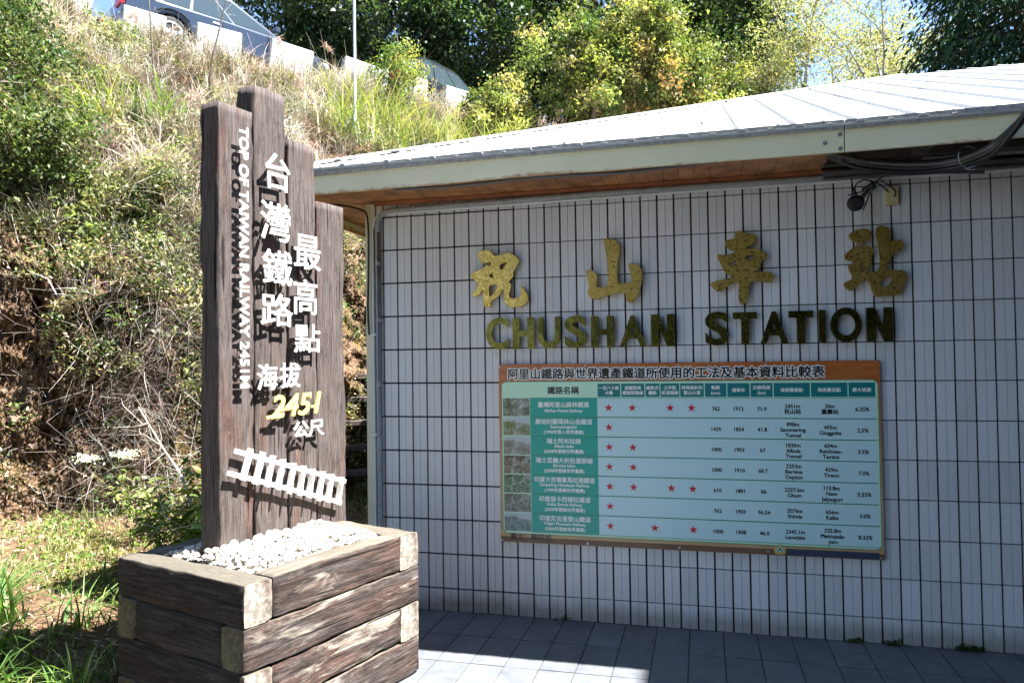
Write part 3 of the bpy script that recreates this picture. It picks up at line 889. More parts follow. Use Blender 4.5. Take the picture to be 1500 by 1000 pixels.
# wall lamp / camera on a short arm, and its box
t = empty('wall_camera', (3.10, 0, 2.66), label='small round black camera on a jointed arm under the eave', cat='camera')
g = MB(); g.tube([(.07, -.02, .035), (.045, -.08, .03), (-.0, -.14, -.025)], [.02, .016, .014], 8); g.build('arm', M_steel, t)
g = MB(); g.tube([(.03, -.05, .03), (.075, -.09, .055)], .022, 8); g.build('joint', M_black, t)
g = MB(); g.tube([(-.035, -.125, -.055), (-.04, -.15, -.06), (-.045, -.19, -.066), (-.046, -.2, -.067)], [.03, .047, .047, .03], 18); g.build('camera_head', M_black, t)
for pts in ([(-.02, -.12, -.02), (-.03, -.1, .05), (.03, -.08, .09), (.12, -.05, .06), (.17, -.03, .01)], [(-.03, -.12, -.03), (-.04, -.08, .06), (-.035, -.02, .11)],
            [(.06, -.08, .03), (.035, -.08, -.04), (.015, -.08, -.09)], [(.04, -.08, .03), (-.02, -.1, .01), (-.07, -.1, 0.)], [(.07, -.06, .05), (.12, -.05, .10), (.16, -.03, .12)]):
    g = MB(); g.tube(curve_pts(pts, 5), .0042, 5); g.build('wire', M_black, t)
t = empty('junction_box', (3.285, 0, 2.655), label='yellowed plastic junction box on the tiles beside the round camera', cat='junction box')
g = MB(); g.box(-.036, .036, -.035, -.001, -.055, .055); g.build('box_body', M_ivory, t, bevel=.004)
g = MB(); g.tube(curve_pts([(-.06, -.03, .10), (-.02, -.045, .06), (.012, -.05, .02), (.008, -.04, -.01)], 5), .004, 5); g.build('wire', M_black, t)

# ------------------------------------------------------------------ brass lettering on the wall
SH = {}
SH['祝'] = ([(0.714,2.431),(0.747,2.448),(0.785,2.45),(0.812,2.437),(0.823,2.417),(0.85,2.411),(0.909,2.427),(0.952,2.419),(0.994,2.384),(0.996,2.355),(0.961,2.299),(0.959,2.268),(0.928,2.233),(0.944,2.217),(0.938,2.18),(0.927,2.139),(0.948,2.123),(0.991,2.125),(1.014,2.147),(1.005,2.204),(1.029,2.182),(1.057,2.135),(1.054,2.099),(1.027,2.072),(0.958,2.062),(0.915,2.077),(0.896,2.109),(0.895,2.151),(0.89,2.187),(0.862,2.147),(0.802,2.102),(0.799,2.081),(0.78,2.066),(0.753,2.082),(0.748,2.145),(0.752,2.187),(0.715,2.152),(0.682,2.144),(0.675,2.158),(0.716,2.22),(0.689,2.253),(0.662,2.285),(0.679,2.306),(0.734,2.325),(0.773,2.349),(0.8,2.343),(0.809,2.363),(0.789,2.369),(0.746,2.364),(0.729,2.388)],
            [[(0.87,2.35),(0.917,2.367),(0.906,2.343),(0.875,2.313)],[(0.793,2.21),(0.836,2.218),(0.847,2.196),(0.799,2.135),(0.789,2.175)],[(0.793,2.275),(0.812,2.298),(0.821,2.263)]])
SH['山'] = ([(1.576,2.48),(1.616,2.483),(1.651,2.466),(1.673,2.429),(1.665,2.375),(1.653,2.285),(1.655,2.199),(1.701,2.195),(1.726,2.192),(1.741,2.201),(1.74,2.251),(1.723,2.312),(1.748,2.319),(1.782,2.309),(1.806,2.278),(1.808,2.228),(1.799,2.169),(1.779,2.11),(1.739,2.069),(1.709,2.082),(1.7,2.133),(1.64,2.13),(1.56,2.112),(1.509,2.097),(1.474,2.115),(1.459,2.146),(1.47,2.181),(1.451,2.273),(1.462,2.288),(1.492,2.282),(1.52,2.25),(1.516,2.18),(1.531,2.174),(1.586,2.182),(1.591,2.287),(1.583,2.399),(1.571,2.46)], [])
SH['車'] = ([(2.392,2.485),(2.424,2.488),(2.46,2.471),(2.501,2.464),(2.51,2.43),(2.482,2.403),(2.454,2.39),(2.458,2.375),(2.509,2.377),(2.554,2.356),(2.571,2.326),(2.543,2.299),(2.529,2.271),(2.515,2.247),(2.496,2.229),(2.578,2.23),(2.614,2.2),(2.586,2.17),(2.523,2.175),(2.468,2.168),(2.457,2.106),(2.452,2.067),(2.424,2.035),(2.401,2.055),(2.401,2.108),(2.399,2.175),(2.339,2.153),(2.282,2.12),(2.241,2.152),(2.237,2.172),(2.293,2.189),(2.358,2.206),(2.322,2.241),(2.295,2.296),(2.279,2.335),(2.287,2.35),(2.324,2.345),(2.37,2.352),(2.385,2.369),(2.343,2.386),(2.327,2.43),(2.382,2.446),(2.387,2.466)],
            [[(2.446,2.333),(2.494,2.340),(2.487,2.316),(2.455,2.310)],[(2.347,2.291),(2.392,2.315),(2.389,2.290),(2.366,2.266)]])
SH['站'] = ([(3.041,2.43),(3.067,2.452),(3.118,2.463),(3.156,2.451),(3.164,2.423),(3.142,2.396),(3.099,2.38),(3.09,2.357),(3.133,2.364),(3.171,2.339),(3.166,2.307),(3.14,2.299),(3.161,2.284),(3.147,2.229),(3.138,2.206),(3.155,2.201),(3.176,2.205),(3.202,2.218),(3.209,2.291),(3.197,2.375),(3.19,2.449),(3.208,2.476),(3.241,2.469),(3.27,2.435),(3.26,2.381),(3.31,2.387),(3.335,2.363),(3.326,2.327),(3.275,2.302),(3.248,2.243),(3.244,2.216),(3.306,2.208),(3.343,2.198),(3.35,2.156),(3.325,2.121),(3.324,2.084),(3.303,2.065),(3.236,2.062),(3.185,2.057),(3.161,2.09),(3.141,2.155),(3.094,2.139),(3.05,2.099),(3.016,2.114),(3.007,2.142),(3.052,2.168),(3.044,2.206),(3.032,2.244),(3.062,2.261),(3.088,2.264),(3.054,2.275),(3.02,2.286),(3.016,2.314),(3.047,2.341),(3.082,2.367),(3.087,2.385),(3.057,2.396)],
            [[(3.2,2.139),(3.226,2.166),(3.274,2.173),(3.254,2.123),(3.216,2.111)],[(3.096,2.25),(3.112,2.263),(3.104,2.208),(3.091,2.204)]])
def smooth_loop(p, n=4):
    P_ = np.array(p + p[:4], float)[:, :2]
    L = len(p); s = 1 + np.arange(L * n) / n
    i = s.astype(int); t = (s - i)[:, None]
    a, b, c, d = (P_[(i + k) % L] for k in (-1, 0, 1, 2))
    return .5 * ((2 * b) + (-a + c) * t + (2 * a - 5 * b + 4 * c - d) * t * t + (-a + 3 * b - 3 * c + d) * t ** 3)
def plate(outer, holes, y_front, y_back):
    """flat plate with holes, built from a filled curve"""
    cu = bpy.data.curves.new('plate', 'CURVE'); cu.dimensions = '2D'; cu.fill_mode = 'BOTH'
    for lp in [outer] + holes:
        q = smooth_loop(lp)
        sp = cu.splines.new('POLY'); sp.points.add(len(q) - 1); sp.use_cyclic_u = True
        for a, b in zip(sp.points, q): a.co = (b[0], b[1], 0, 1)
    cu.extrude = abs(y_back - y_front) / 2 - .0015; cu.bevel_depth = .0015; cu.bevel_resolution = 0
    o = bpy.data.objects.new('plate', cu); COL.objects.link(o)
    dg = bpy.context.evaluated_depsgraph_get()
    me = bpy.data.meshes.new_from_object(o.evaluated_get(dg))
    bpy.data.objects.remove(o); bpy.data.curves.remove(cu)
    ym = (y_front + y_back) / 2
    for v in me.vertices: v.co = (v.co.x, ym - v.co.z, v.co.y)
    me.update()
    return me
CH_LAB = {'祝': 'first and leftmost brass calligraphy character, with a curled foot, above the word CHUSHAN', '山': 'brass calligraphy character shaped like a trident with three uprights, second from left',
          '車': 'brass calligraphy character with stacked bars and pointed stem, above STATION', '站': 'rightmost brass calligraphy character, two joined halves, below the round camera'}
for ch, (ou, ho) in SH.items():
    me = plate(ou, ho, -.052, -.030)
    cx = sum(p[0] for p in ou) / len(ou); cz = sum(p[1] for p in ou) / len(ou)
    t = empty('brass_character', (cx, 0, cz), label=CH_LAB[ch], cat='sign character', group='brass calligraphy characters on the wall')
    for v in me.vertices: v.co.x -= cx; v.co.z -= cz
    link('character_plate', me, M_brass, t)
    xs = [p[0] for p in ou]; zs = [p[1] for p in ou]
    for p in (ou[2], ou[len(ou) // 3], ou[2 * len(ou) // 3]):
        g = MB(); qx = (p[0] - cx) * .86; qz = (p[1] - cz) * .86; g.tube([(qx, -.031, qz), (qx, .003, qz)], .005, 6); g.build('stud', M_steel, t)
LET = [('C',.764,.926,1.782,1.996),('H',.950,1.099,1.783,1.991),('U',1.123,1.273,1.784,1.991),('S',1.302,1.450,1.783,1.994),('H',1.476,1.626,1.783,1.987),('A',1.659,1.832,1.782,1.984),('N',1.861,2.008,1.783,1.988),
       ('S',2.194,2.338,1.783,1.994),('T',2.363,2.505,1.785,1.986),('A',2.521,2.687,1.785,1.986),('T',2.687,2.829,1.784,1.985),('I',2.859,2.899,1.786,1.988),('O',2.925,3.098,1.790,1.998),('N',3.124,3.267,1.790,1.992)]
LLAB = ['first letter C of CHUSHAN', 'first letter H of CHUSHAN, after the C', 'letter U of CHUSHAN', 'letter S of CHUSHAN', 'second letter H of CHUSHAN, before the A', 'letter A of CHUSHAN', 'letter N ending CHUSHAN',
        'letter S beginning STATION', 'first letter T of STATION, after the S', 'letter A of STATION', 'second letter T of STATION, before the I', 'letter I of STATION', 'letter O of STATION', 'letter N ending STATION']
for (c, a, b, z0, z1), lb in zip(LET, LLAB):
    mb = MB(); st = .048
    W_, H_ = b - a, z1 - z0
    y0, y1 = -.050, -.028
    if c == 'I': mb.box(0, W_, y0, y1, 0, H_)
    elif c == 'T': mb.prism([(0, H_), (0, H_ - st * .85), (W_ / 2 - st / 2, H_ - st * .85), (W_ / 2 - st / 2, 0), (W_ / 2 + st / 2, 0), (W_ / 2 + st / 2, H_ - st * .85), (W_, H_ - st * .85), (W_, H_)][::-1], y0, y1)
    elif c == 'H': mb.prism([(0, 0), (st, 0), (st, H_ * .40), (W_ - st, H_ * .40), (W_ - st, 0), (W_, 0), (W_, H_), (W_ - st, H_), (W_ - st, H_ * .58), (st, H_ * .58), (st, H_), (0, H_)], y0, y1)
    elif c == 'N': mb.prism([(0, 0), (st, 0), (st, H_ * .62), (W_ - st, 0), (W_, 0), (W_, H_), (W_ - st, H_), (W_ - st, H_ * .38), (st, H_), (0, H_)], y0, y1)
    else: fit_glyph(mb, c, 0, W_, 0, H_, -.039, .03, .022, 6)
    t = empty('brass_letter', (a, 0, z0), label='brass ' + lb + ' on the tiled wall', cat='letter', group='brass letters CHUSHAN STATION')
    mb.build('letter_plate', M_brass2, t, recalc=True)
    for qx, qz in ((.02 if c not in 'AC' else W_ / 2, .02), (W_ / 2 if c != 'U' else W_ - .02, H_ - .015)):
        g = MB(); g.tube([(qx, -.030, qz), (qx, .003, qz)], .004, 6); g.build('stud', M_steel, t)

# ------------------------------------------------------------------ information board
M_board_edge = simple('board_brown', (.16, .085, .05), .4, var=.2, scale=8)
def board_wood():
    m, nt, p = mat('printed_wood_border')
    geo = nt.nodes.new('ShaderNodeNewGeometry'); v = geo.outputs['Position']
    sep = nt.nodes.new('ShaderNodeSeparateXYZ'); nt.links.new(v, sep.inputs[0])
    gr = tex(nt, scale=5, detail=6, vec=v, stretch=(1, 1, 9))
    top = ramp(nt, gr, [(.3, (.33, .085, .02)), (.7, (.52, .17, .045))]); low = ramp(nt, gr, [(.3, (.42, .26, .11)), (.7, (.56, .38, .19))])
    mp = N(nt, 'ShaderNodeMapRange'); nt.links.new(sep.outputs[2], mp.inputs[0]); mp.inputs[1].default_value = .9; mp.inputs[2].default_value = 1.6
    nt.links.new(mixc(nt, mp.outputs[0], low, top), p.inputs['Base Color']); p.inputs['Roughness'].default_value = .3
    return m
def flat(name, col, rough=.3):
    m, nt, p = mat(name); p.inputs['Base Color'].default_value = (*col, 1); p.inputs['Roughness'].default_value = rough; return m
M_bwood = board_wood()
M_mint = flat('printed_mint', (.52, .80, .60)); M_teal = flat('printed_teal', (.015, .36, .29)); M_teald = flat('printed_dark_teal', (.01, .19, .20))
M_pale = flat('printed_pale_blue', (.52, .74, .76)); M_green = flat('printed_green_line', (.02, .26, .14)); M_red = flat('printed_red', (.55, .01, .04))
M_pw = flat('printed_white', (.85, .85, .82)); M_pk = flat('printed_black', (.012, .012, .012)); M_blue = flat('printed_grey_blue', (.045, .06, .10)); M_gold = flat('printed_gold', (.55, .42, .15))
brd = empty('information_board', (0, 0, 0), label='teal and orange printed table comparing mountain railways, fixed below STATION', cat='sign board')
bx0, bx1, bz0, bz1 = .845, 3.195, .498, 1.680
g = MB(); g.box(bx0, bx1, YB, -.004, bz0, bz1); g.build('panel', M_bwood, brd, bevel=.002)
g = MB(); g.box(bx0 + .002, bx1 - .002, YB - .001, YB - .0002, bz0 + .002, bz0 + .037); g.build('bottom_strip', M_board_edge, brd)
g = MB(); g.box(2.646, 3.165, YB - .0035, YB - .0012, bz0 + .006, bz0 + .044); g.build('blue_label', M_blue, brd)
def rrect(mb, x0, x1, z0, z1, r, y, mi=0):
    pts = []
    for cx_, cz_, a0 in ((x1 - r, z1 - r, 0), (x0 + r, z1 - r, 90), (x0 + r, z0 + r, 180), (x1 - r, z0 + r, 270)):
        for k in range(6):
            a = math.radians(a0 + 18 * k); pts.append((cx_ + r * math.cos(a), y, cz_ + r * math.sin(a)))
    mb.add(pts, [tuple(range(len(pts)))[::-1]], mi)
g = MB(); rrect(g, .862, 3.183, .556, 1.566, .035, YB - .0006); g.build('green_border', M_green, brd)
g = MB(); rrect(g, .866, 3.179, .560, 1.562, .032, YB - .0010); g.build('mint_field', M_mint, brd)
for t_, a, b in HEADS:
    g = MB(); g.add([(a, YB - .0014, 1.463), (b, YB - .0014, 1.463), (b, YB - .0014, 1.548), (a, YB - .0014, 1.548)], [(0, 1, 2, 3)]); g.build('heading_cell', M_teald, brd)
for i, z in enumerate(ROWZ):
    a, b = z - .0585, z + .0615
    g = MB(); g.add([(1.059, YB - .0014, a), (1.507, YB - .0014, a), (1.507, YB - .0014, b), (1.059, YB - .0014, b)], [(0, 1, 2, 3)]); g.build('name_cell', M_teal, brd)
    g = MB(); g.add([(1.509, YB - .0014, a), (3.168, YB - .0014, a), (3.168, YB - .0014, b), (1.509, YB - .0014, b)], [(0, 1, 2, 3)]); g.build('data_cell', M_pale, brd)
    for zz in (a - .0035, b + .0005):
        g = MB(); g.add([(1.059, YB - .0018, zz), (3.170, YB - .0018, zz), (3.170, YB - .0018, zz + .003), (1.059, YB - .0018, zz + .003)], [(0, 1, 2, 3)]); g.build('row_line', M_green, brd)
    m, nt, p = mat('printed_landscape_photo')
    tc = nt.nodes.new('ShaderNodeTexCoord')
    n1 = tex(nt, scale=13 + 3 * i, detail=6, vec=tc.outputs['Object'], rough=.8, dist=.6 + .2 * i)
    c = ramp(nt, n1, [(.32, (.02, .03, .02)), (.46, ((.10, .14, .08), (.16, .2, .05), (.2, .19, .15), (.13, .09, .05), (.06, .16, .06), (.14, .14, .1), (.10, .2, .2))[i]), (.6, (.35, .38, .34)), (.72, (.62, .66, .66))])
    n2 = tex(nt, scale=9, detail=3, vec=tc.outputs['Object'])
    sep = nt.nodes.new('ShaderNodeSeparateXYZ'); nt.links.new(tc.outputs['Object'], sep.inputs[0])
    ad = N(nt, 'ShaderNodeMath', operation='MULTIPLY_ADD'); nt.links.new(n2, ad.inputs[0]); ad.inputs[1].default_value = .1; nt.links.new(sep.outputs[2], ad.inputs[2])
    if i in (1, 2, 6): c = mixc(nt, ramp(nt, ad.outputs[0], [(.075, 0.), (.09, .8)]), c, (.5, .6, .62))
    nt.links.new(c, p.inputs['Base Color']); p.inputs['Roughness'].default_value = .3
    g = MB(); g.add([(0, 0, -.0585), (.183, 0, -.0585), (.183, 0, .0615), (0, 0, .0615)], [(0, 1, 2, 3)])
    o = g.build('railway_photo', m, brd); o.location = (.873, YB - .0014, z)
for x, i in STARS:
    g = MB(); z = ROWZ[i] + .0
    pts = [(x + (.028 if k % 2 == 0 else .011) * math.sin(k * PI / 5), YB - .0022, z + (.028 if k % 2 == 0 else .011) * math.cos(k * PI / 5)) for k in range(10)]
    g.add(pts + [(x, YB - .0022, z)], [(k, 10, (k + 1) % 10) for k in range(10)]); g.build('star', M_red, brd)
m_white_print.build('white_lettering', M_pw, brd); m_dark_print.build('black_lettering', M_pk, brd)
m_title_halo.build('title_outline', M_pw, brd); m_title.build('title_lettering', M_pk, brd)
g = MB()
def tri(mb, cx_, cz_, r, y, n=3, rot=90):
    pts = [(cx_ + r * math.cos(math.radians(rot + 360 * k / n)), y, cz_ + r * math.sin(math.radians(rot + 360 * k / n))) for k in range(n)]
    mb.add(pts, [tuple(range(n))[::-1]])
g = MB(); rrect(g, 2.577, 2.643, .506, .548, .018, YB - .0040); tri(g, 2.610, .536, .036, YB - .0044); lg = g.build('logo', M_gold, brd)
g = MB(); tri(g, 2.610, .534, .024, YB - .0050); g.build('logo_field', M_mint, lg)
g = MB(); g.add([(2.610, YB - .0056, .552), (2.594, YB - .0056, .522), (2.602, YB - .0056, .522), (2.610, YB - .0056, .535), (2.618, YB - .0056, .522), (2.626, YB - .0056, .522)], [(0, 1, 2, 3), (0, 3, 4, 5)]); g.build('logo_peak', M_teald, lg)
for x, z in ((.856, 1.665), (1.435, 1.668), (2.026, 1.666), (2.551, 1.668), (3.178, 1.668), (.856, .512), (1.430, .514), (2.012, .516), (2.540, .518), (3.172, .512)):
    g = MB(); g.tube([(x, YB, z), (x, YB - .006, z)], .007, 8); g.build('screw', M_steel, brd)

# small weeds at the foot of the wall
for i, (x, n, lab) in enumerate(((3.03, 60, 'tiny green weed at the foot of the tiled wall, below the board corner'), (3.22, 90, 'small green weed on the paving joint just right of the board'), (3.64, 220, 'larger moss-green weed at the wall foot near the right edge'), (1.26, 30, 'speck of weed at the wall foot below the left half of the board'))):
    sp = Soup(); c0 = RNG.normal(size=(n, 3)) * np.array([.025 + .015 * (i == 2), .006, .006]) + np.array([x, -.014, .012]); c0[:, 2] = np.abs(c0[:, 2])
    c0[:, 1] = np.minimum(c0[:, 1], -.004)
    sp.leaves(c0, .017, pal(n, [(.04, .10, .02), (.07, .13, .03)]), .6)
    tag(sp.build('weed', M_leaf), lab, 'weed', 'weeds along the foot of the wall')

# ------------------------------------------------------------------ sleeper planter
def sleeper(name, L, W_, H_, mats, seed, parent, axis='X', ends=(1, 1), rough=.004):
    """a timber with rounded worn edges and uneven faces; long axis local X (or Z)"""
    n = max(8, int(L / .045)); prof = []
    r = .007
    hw, hh = W_ / 2, H_ / 2
    for cx_, cy_, a0 in ((hw - r, hh - r, 0), (-hw + r, hh - r, 90), (-hw + r, -hh + r, 180), (hw - r, -hh + r, 270)):
        for k in range(3):
            a = math.radians(a0 + 45 * k); prof.append((cx_ + r * math.cos(a), cy_ + r * math.sin(a)))
    # extra points on the faces
    full = []
    for i in range(len(prof)):
        full.append(prof[i]); a, b = prof[i], prof[(i + 1) % len(prof)]
        if math.dist(a, b) > .05:
            full += [(a[0] + (b[0] - a[0]) * t, a[1] + (b[1] - a[1]) * t) for t in (.25, .5, .75)]
    m_ = len(full); vs = []
    for i in range(n + 1):
        x = -L / 2 + L * i / n
        ins = .0 if 0 < i < n else .0015
        for (a, b) in full:
            q = Vector((x * 2.2, a * 9, b * 9 + seed * 7.7))
            d = noise.noise(q) * rough * 1.3 + noise.noise(q * 3.7) * rough * .6
            ed = min(abs(abs(a) - hw), 1) < .02 and abs(abs(b) - hh) < .02
            if ed: d -= abs(noise.noise(Vector((x * 6, seed * 3.3 + a * 20, b * 20)))) * rough * 3.2
            l = math.hypot(a / hw, b / hh); k = 1 + d / max(hw, hh) / 1.0 - ins / hw
            vs.append((x + (noise.noise(Vector((a * 20, b * 20, seed + i))) * .004 if i in (0, n) else 0), a * k, b * k))
    fs = [(i * m_ + k, (i + 1) * m_ + k, (i + 1) * m_ + (k + 1) % m_, i * m_ + (k + 1) % m_) for i in range(n) for k in range(m_)]
    g = MB(); 
    cap0 = tuple(range(m_)); cap1 = tuple(n * m_ + k for k in range(m_))[::-1]
    if axis == 'Z': vs = [(v[1], v[2], v[0]) for v in vs]
    g.add(vs, fs, 0, True)
    g.f.append(list(cap0)); g.mi.append(1); g.sm.append(False)
    g.f.append(list(cap1)); g.mi.append(1); g.sm.append(False)
    o = g.build(name, mats, parent, recalc=True)
    return o
A1 = math.radians(72.3)                         # direction of the sunny face
pF = Vector((.276, -2.063))
e1 = Vector((math.cos(A1), math.sin(A1))); e2 = Vector((math.cos(math.radians(160.6)), math.sin(math.radians(160.6))))
LP, WP = 1.150, .945
pl = empty('sleeper_planter', (pF.x, pF.y, 0), A1, label='planter box of four courses of old railway sleepers filled with white pebbles', cat='planter')
# local frame: x along the sunny face, y towards the shaded left
HC, SW = .1915, .150
GAP = .0025
def put(o, cx_, cy_, cz_, ang=0): o.location = (cx_, cy_, cz_); o.rotation_euler = (0, 0, ang); return o
skw = math.radians(160.6 - 72.3 - 90)
sd_n = 0
for c in range(4):
    zc_ = .775 - HC * (c + .5) - .0005 * c
    for side in range(4):
        sd_n += 1
        jx, jy = random.uniform(-.003, .003), random.uniform(-.003, .003)
        mt = [M_sleepshade if side == 2 else M_sleep, M_end if c in (0, 2) else M_enddark]
        hh_ = HC - .004
        if c % 2 == 0:
            if side == 0: put(sleeper('sleeper', LP - 2 * SW - .006, SW, hh_, mt, sd_n, pl), LP / 2, SW / 2 + jy, zc_)
            if side == 1: put(sleeper('sleeper', LP - 2 * SW - .006, SW, hh_, mt, sd_n, pl), LP / 2, WP - SW / 2 + jy, zc_)
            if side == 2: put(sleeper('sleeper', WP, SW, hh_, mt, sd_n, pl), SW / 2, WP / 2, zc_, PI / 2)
            if side == 3: put(sleeper('sleeper', WP, SW, hh_, mt, sd_n, pl), LP - SW / 2, WP / 2, zc_, PI / 2)
        else:
            if side == 0: put(sleeper('sleeper', LP, SW, hh_, mt, sd_n, pl), LP / 2, SW / 2, zc_)
            if side == 1: put(sleeper('sleeper', LP, SW, hh_, mt, sd_n, pl), LP / 2, WP - SW / 2, zc_)
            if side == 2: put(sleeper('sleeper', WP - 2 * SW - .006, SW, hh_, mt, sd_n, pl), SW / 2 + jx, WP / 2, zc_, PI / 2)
            if side == 3: put(sleeper('sleeper', WP - 2 * SW - .006, SW, hh_, mt, sd_n, pl), LP - SW / 2 + jx, WP / 2, zc_, PI / 2)
g = MB(); g.box(SW, LP - SW, SW, WP - SW, .02, .69); g.build('soil_fill', M_soil, pl)

# pebbles: heaped white stones
peb = []
for k in range(5):
    bm = bmesh.new(); bmesh.ops.create_icosphere(bm, subdivisions=1 if k > 2 else 2, radius=1)
    for v in bm.verts:
        q = v.co * 1.3 + Vector((k * 5, 0, 0)); v.co *= 1 + .20 * noise.noise(q)
    me = bpy.data.meshes.new('pebble'); bm.to_mesh(me); bm.free()
    me.polygons.foreach_set('use_smooth', [True] * len(me.polygons)); me.materials.append(M_pebble); peb.append(me)
iv = pl.matrix_basis.inverted() if False else None
placed = []; tries = 0; rp = random.Random(3)
SGX0, SGX1, SGY = .30, 1.30, None
small = MB()
def in_post(x, y):
    # posts footprint in planter frame (set below): strip across the middle
    return False
pd = Vector((.223, .975)); pn = Vector((.975, -.223)); PP = Vector((-.117, -1.681))
def heap(x, y):
    ex = min(x - SW, LP - SW - x, y - SW, WP - SW - y)
    wpt = pF + e1 * x + Vector((-e1.y, e1.x)) * y
    rel = wpt - PP; a = rel.dot(pn)
    near = math.exp(-abs(a) * 5)
    return .752 + .035 * min(1, max(0, ex / .10)) + .03 * near
for layer in range(2):
    n_l = 0; t_l = 0
    target = 460 if layer else 300
    lay = []
    while n_l < target and t_l < 14000:
        t_l += 1
        x = rp.uniform(SW + .005, LP - SW - .005); y = rp.uniform(SW + .005, WP - SW - .005); r = rp.uniform(.012, .022)
        wpt = pF + e1 * x + Vector((-e1.y, e1.x)) * y
        rel = wpt - PP; a, b = rel.dot(pn), rel.dot(pd)
        if -.15 < a < .012 and -.03 < b < .97: continue
        if any((x - q[0]) ** 2 + (y - q[1]) ** 2 < (.80 * (r + q[2])) ** 2 for q in lay): continue
        lay.append((x, y, r, a)); n_l += 1
    placed += [(q, layer) for q in lay]
placed.sort(key=lambda q: (-q[1], -(q[0][3] > 0), q[0][0]))
cnt = 0
for (x, y, r, a), layer in placed:
    z = heap(x, y) + (.0 if layer else -.022) + rp.uniform(-.006, .01)
    if cnt < 290:
        o = link('pebble', rp.choice(peb), None, pl); cnt += 1
        o.location = (x, y, z); o.scale = (r * rp.uniform(.85, 1.25), r * rp.uniform(.85, 1.25), r * rp.uniform(.7, 1.0)); o.rotation_euler = (rp.uniform(-.5, .5), rp.uniform(-.5, .5), rp.uniform(0, 6))
    else:
        me = peb[3]; small.add([(x + v.co.x * r, y + v.co.y * r, z + v.co.z * r * .85) for v in me.vertices], [tuple(q.vertices) for q in me.polygons], 0, True)
tag(small.build('pebbles_below', M_pebble, pl), kind='stuff')

# ------------------------------------------------------------------ the sleeper sign standing in the planter
AS = math.atan2(pd.y, pd.x)
sg = empty('altitude_sign', (PP.x, PP.y, 0), AS, label='tall sign of four upright sleepers with raised white Chinese lettering and yellow 2451', cat='sign')
for i, (u0, u1, zt, dy) in enumerate(((.0, .222, 3.012, .0), (.234, .464, 3.168, .004), (.470, .690, 2.942, -.002), (.697, .938, 2.642, .003))):
    L = zt - .60
    o = sleeper('post', L, u1 - u0, .135, [M_post, M_enddark], 50 + i, sg, 'Z', rough=.0045)
    o.location = ((u0 + u1) / 2, .0675 + dy, .60 + L / 2)
for s_, mb in m_sign_chars:
    o = mb.build('character', M_white, sg, recalc=True)
# stand-off pins behind the characters
for x, z in ((.35, 2.72), (.34, 2.46), (.35, 2.2), (.34, 1.99), (.57, 2.3), (.55, 2.1), (.57, 1.83), (.27, 1.63), (.43, 1.63), (.52, 1.34), (.63, 1.34), (.35, 1.48), (.6, 1.48), (.116, 2.8), (.116, 2.3), (.116, 1.8)):
    g = MB(); g.tube([(x, -.041, z), (x, .004, z)], .003, 5); g.build('pin', M_steel, sg)
g = MB()
_s = "TOP OF TAIWAN RAILWAY 2451M"
vs, fs, a, b, c, d = glyph(_s, .022, .5, 3, 0., 1.0)
u0, u1, z0, z1 = .090, .150, 1.590, 2.905
# read downwards: text x -> -z, text y -> +u
par = list(range(len(vs)))
def find(i):
    while par[i] != i: par[i] = par[par[i]]; i = par[i]
    return i
for q in fs:
    for k in q[1:]: par[find(q[0])] = find(k)
isl = {}
for i in range(len(vs)): isl.setdefault(find(i), []).append(i)
spans = sorted((min(vs[i][0] for i in m_), max(vs[i][0] for i in m_), r) for r, m_ in isl.items())
groups = []
for lo, hi, r in spans:
    if groups and lo < groups[-1][1] - .02: groups[-1][1] = max(hi, groups[-1][1]); groups[-1][2].append(r)
    else: groups.append([lo, hi, [r]])
for lo, hi, rs in groups:
    ok = set(rs); ids = [i for i in range(len(vs)) if find(i) in ok]; mp_ = {i: k for k, i in enumerate(ids)}
    g = MB()
    g.add([(u0 + (vs[i][1] - c) / (d - c) * (u1 - u0), -.042 - vs[i][2] * .007, z1 - (vs[i][0] - a) / (b - a) * (z1 - z0)) for i in ids], [tuple(mp_[k] for k in q) for q in fs if find(q[0]) in ok])
    g.build('letter', M_white, sg, recalc=True)
g = MB(); fit_glyph(g, "2451", .292, .672, 1.423, 1.545, -.042, .0, .008, 4, .22, k=.0035)
for i in range(len(g.v)):
    x, y, z = g.v[i]; g.v[i] = (x, y, z + (x - .48) * .02)
g.build('altitude_number', M_yellow, sg, recalc=True)
for (a, b, z) in ((.27, .36, 1.430), (.36, .44, 1.462), (.53, .60, 1.522), (.60, .66, 1.467)):
    g = MB(); g.box(a, b, -.038, -.032, z - .008, z + .008); g.build('number_rail', M_yellow, sg)
trk = empty('track_emblem', (0, 0, 0)); trk.parent = sg
for a, b in (((.063, 1.282), (.889, 1.006)), ((.020, 1.180), (.851, .888))):
    g = MB(); g.beam((a[0], -.033, a[1]), (b[0], -.033, b[1]), .010, .024); g.build('rail', M_white, trk, recalc=True)
TT = [((.156,1.283),(.103,1.132)),((.238,1.256),(.183,1.1)),((.307,1.230),(.26,1.074)),((.378,1.203),(.337,1.046)),((.456,1.173),(.415,1.013)),((.531,1.148),(.493,.99)),((.603,1.121),(.567,.964)),((.683,1.095),(.643,.935)),((.759,1.07),(.721,.913)),((.841,1.041),(.808,.884))]
for a, b in TT:
    g = MB(); g.beam((a[0], -.043, a[1]), (b[0], -.043, b[1]), .010, .036)
    g.build('tie', M_white, trk, recalc=True)

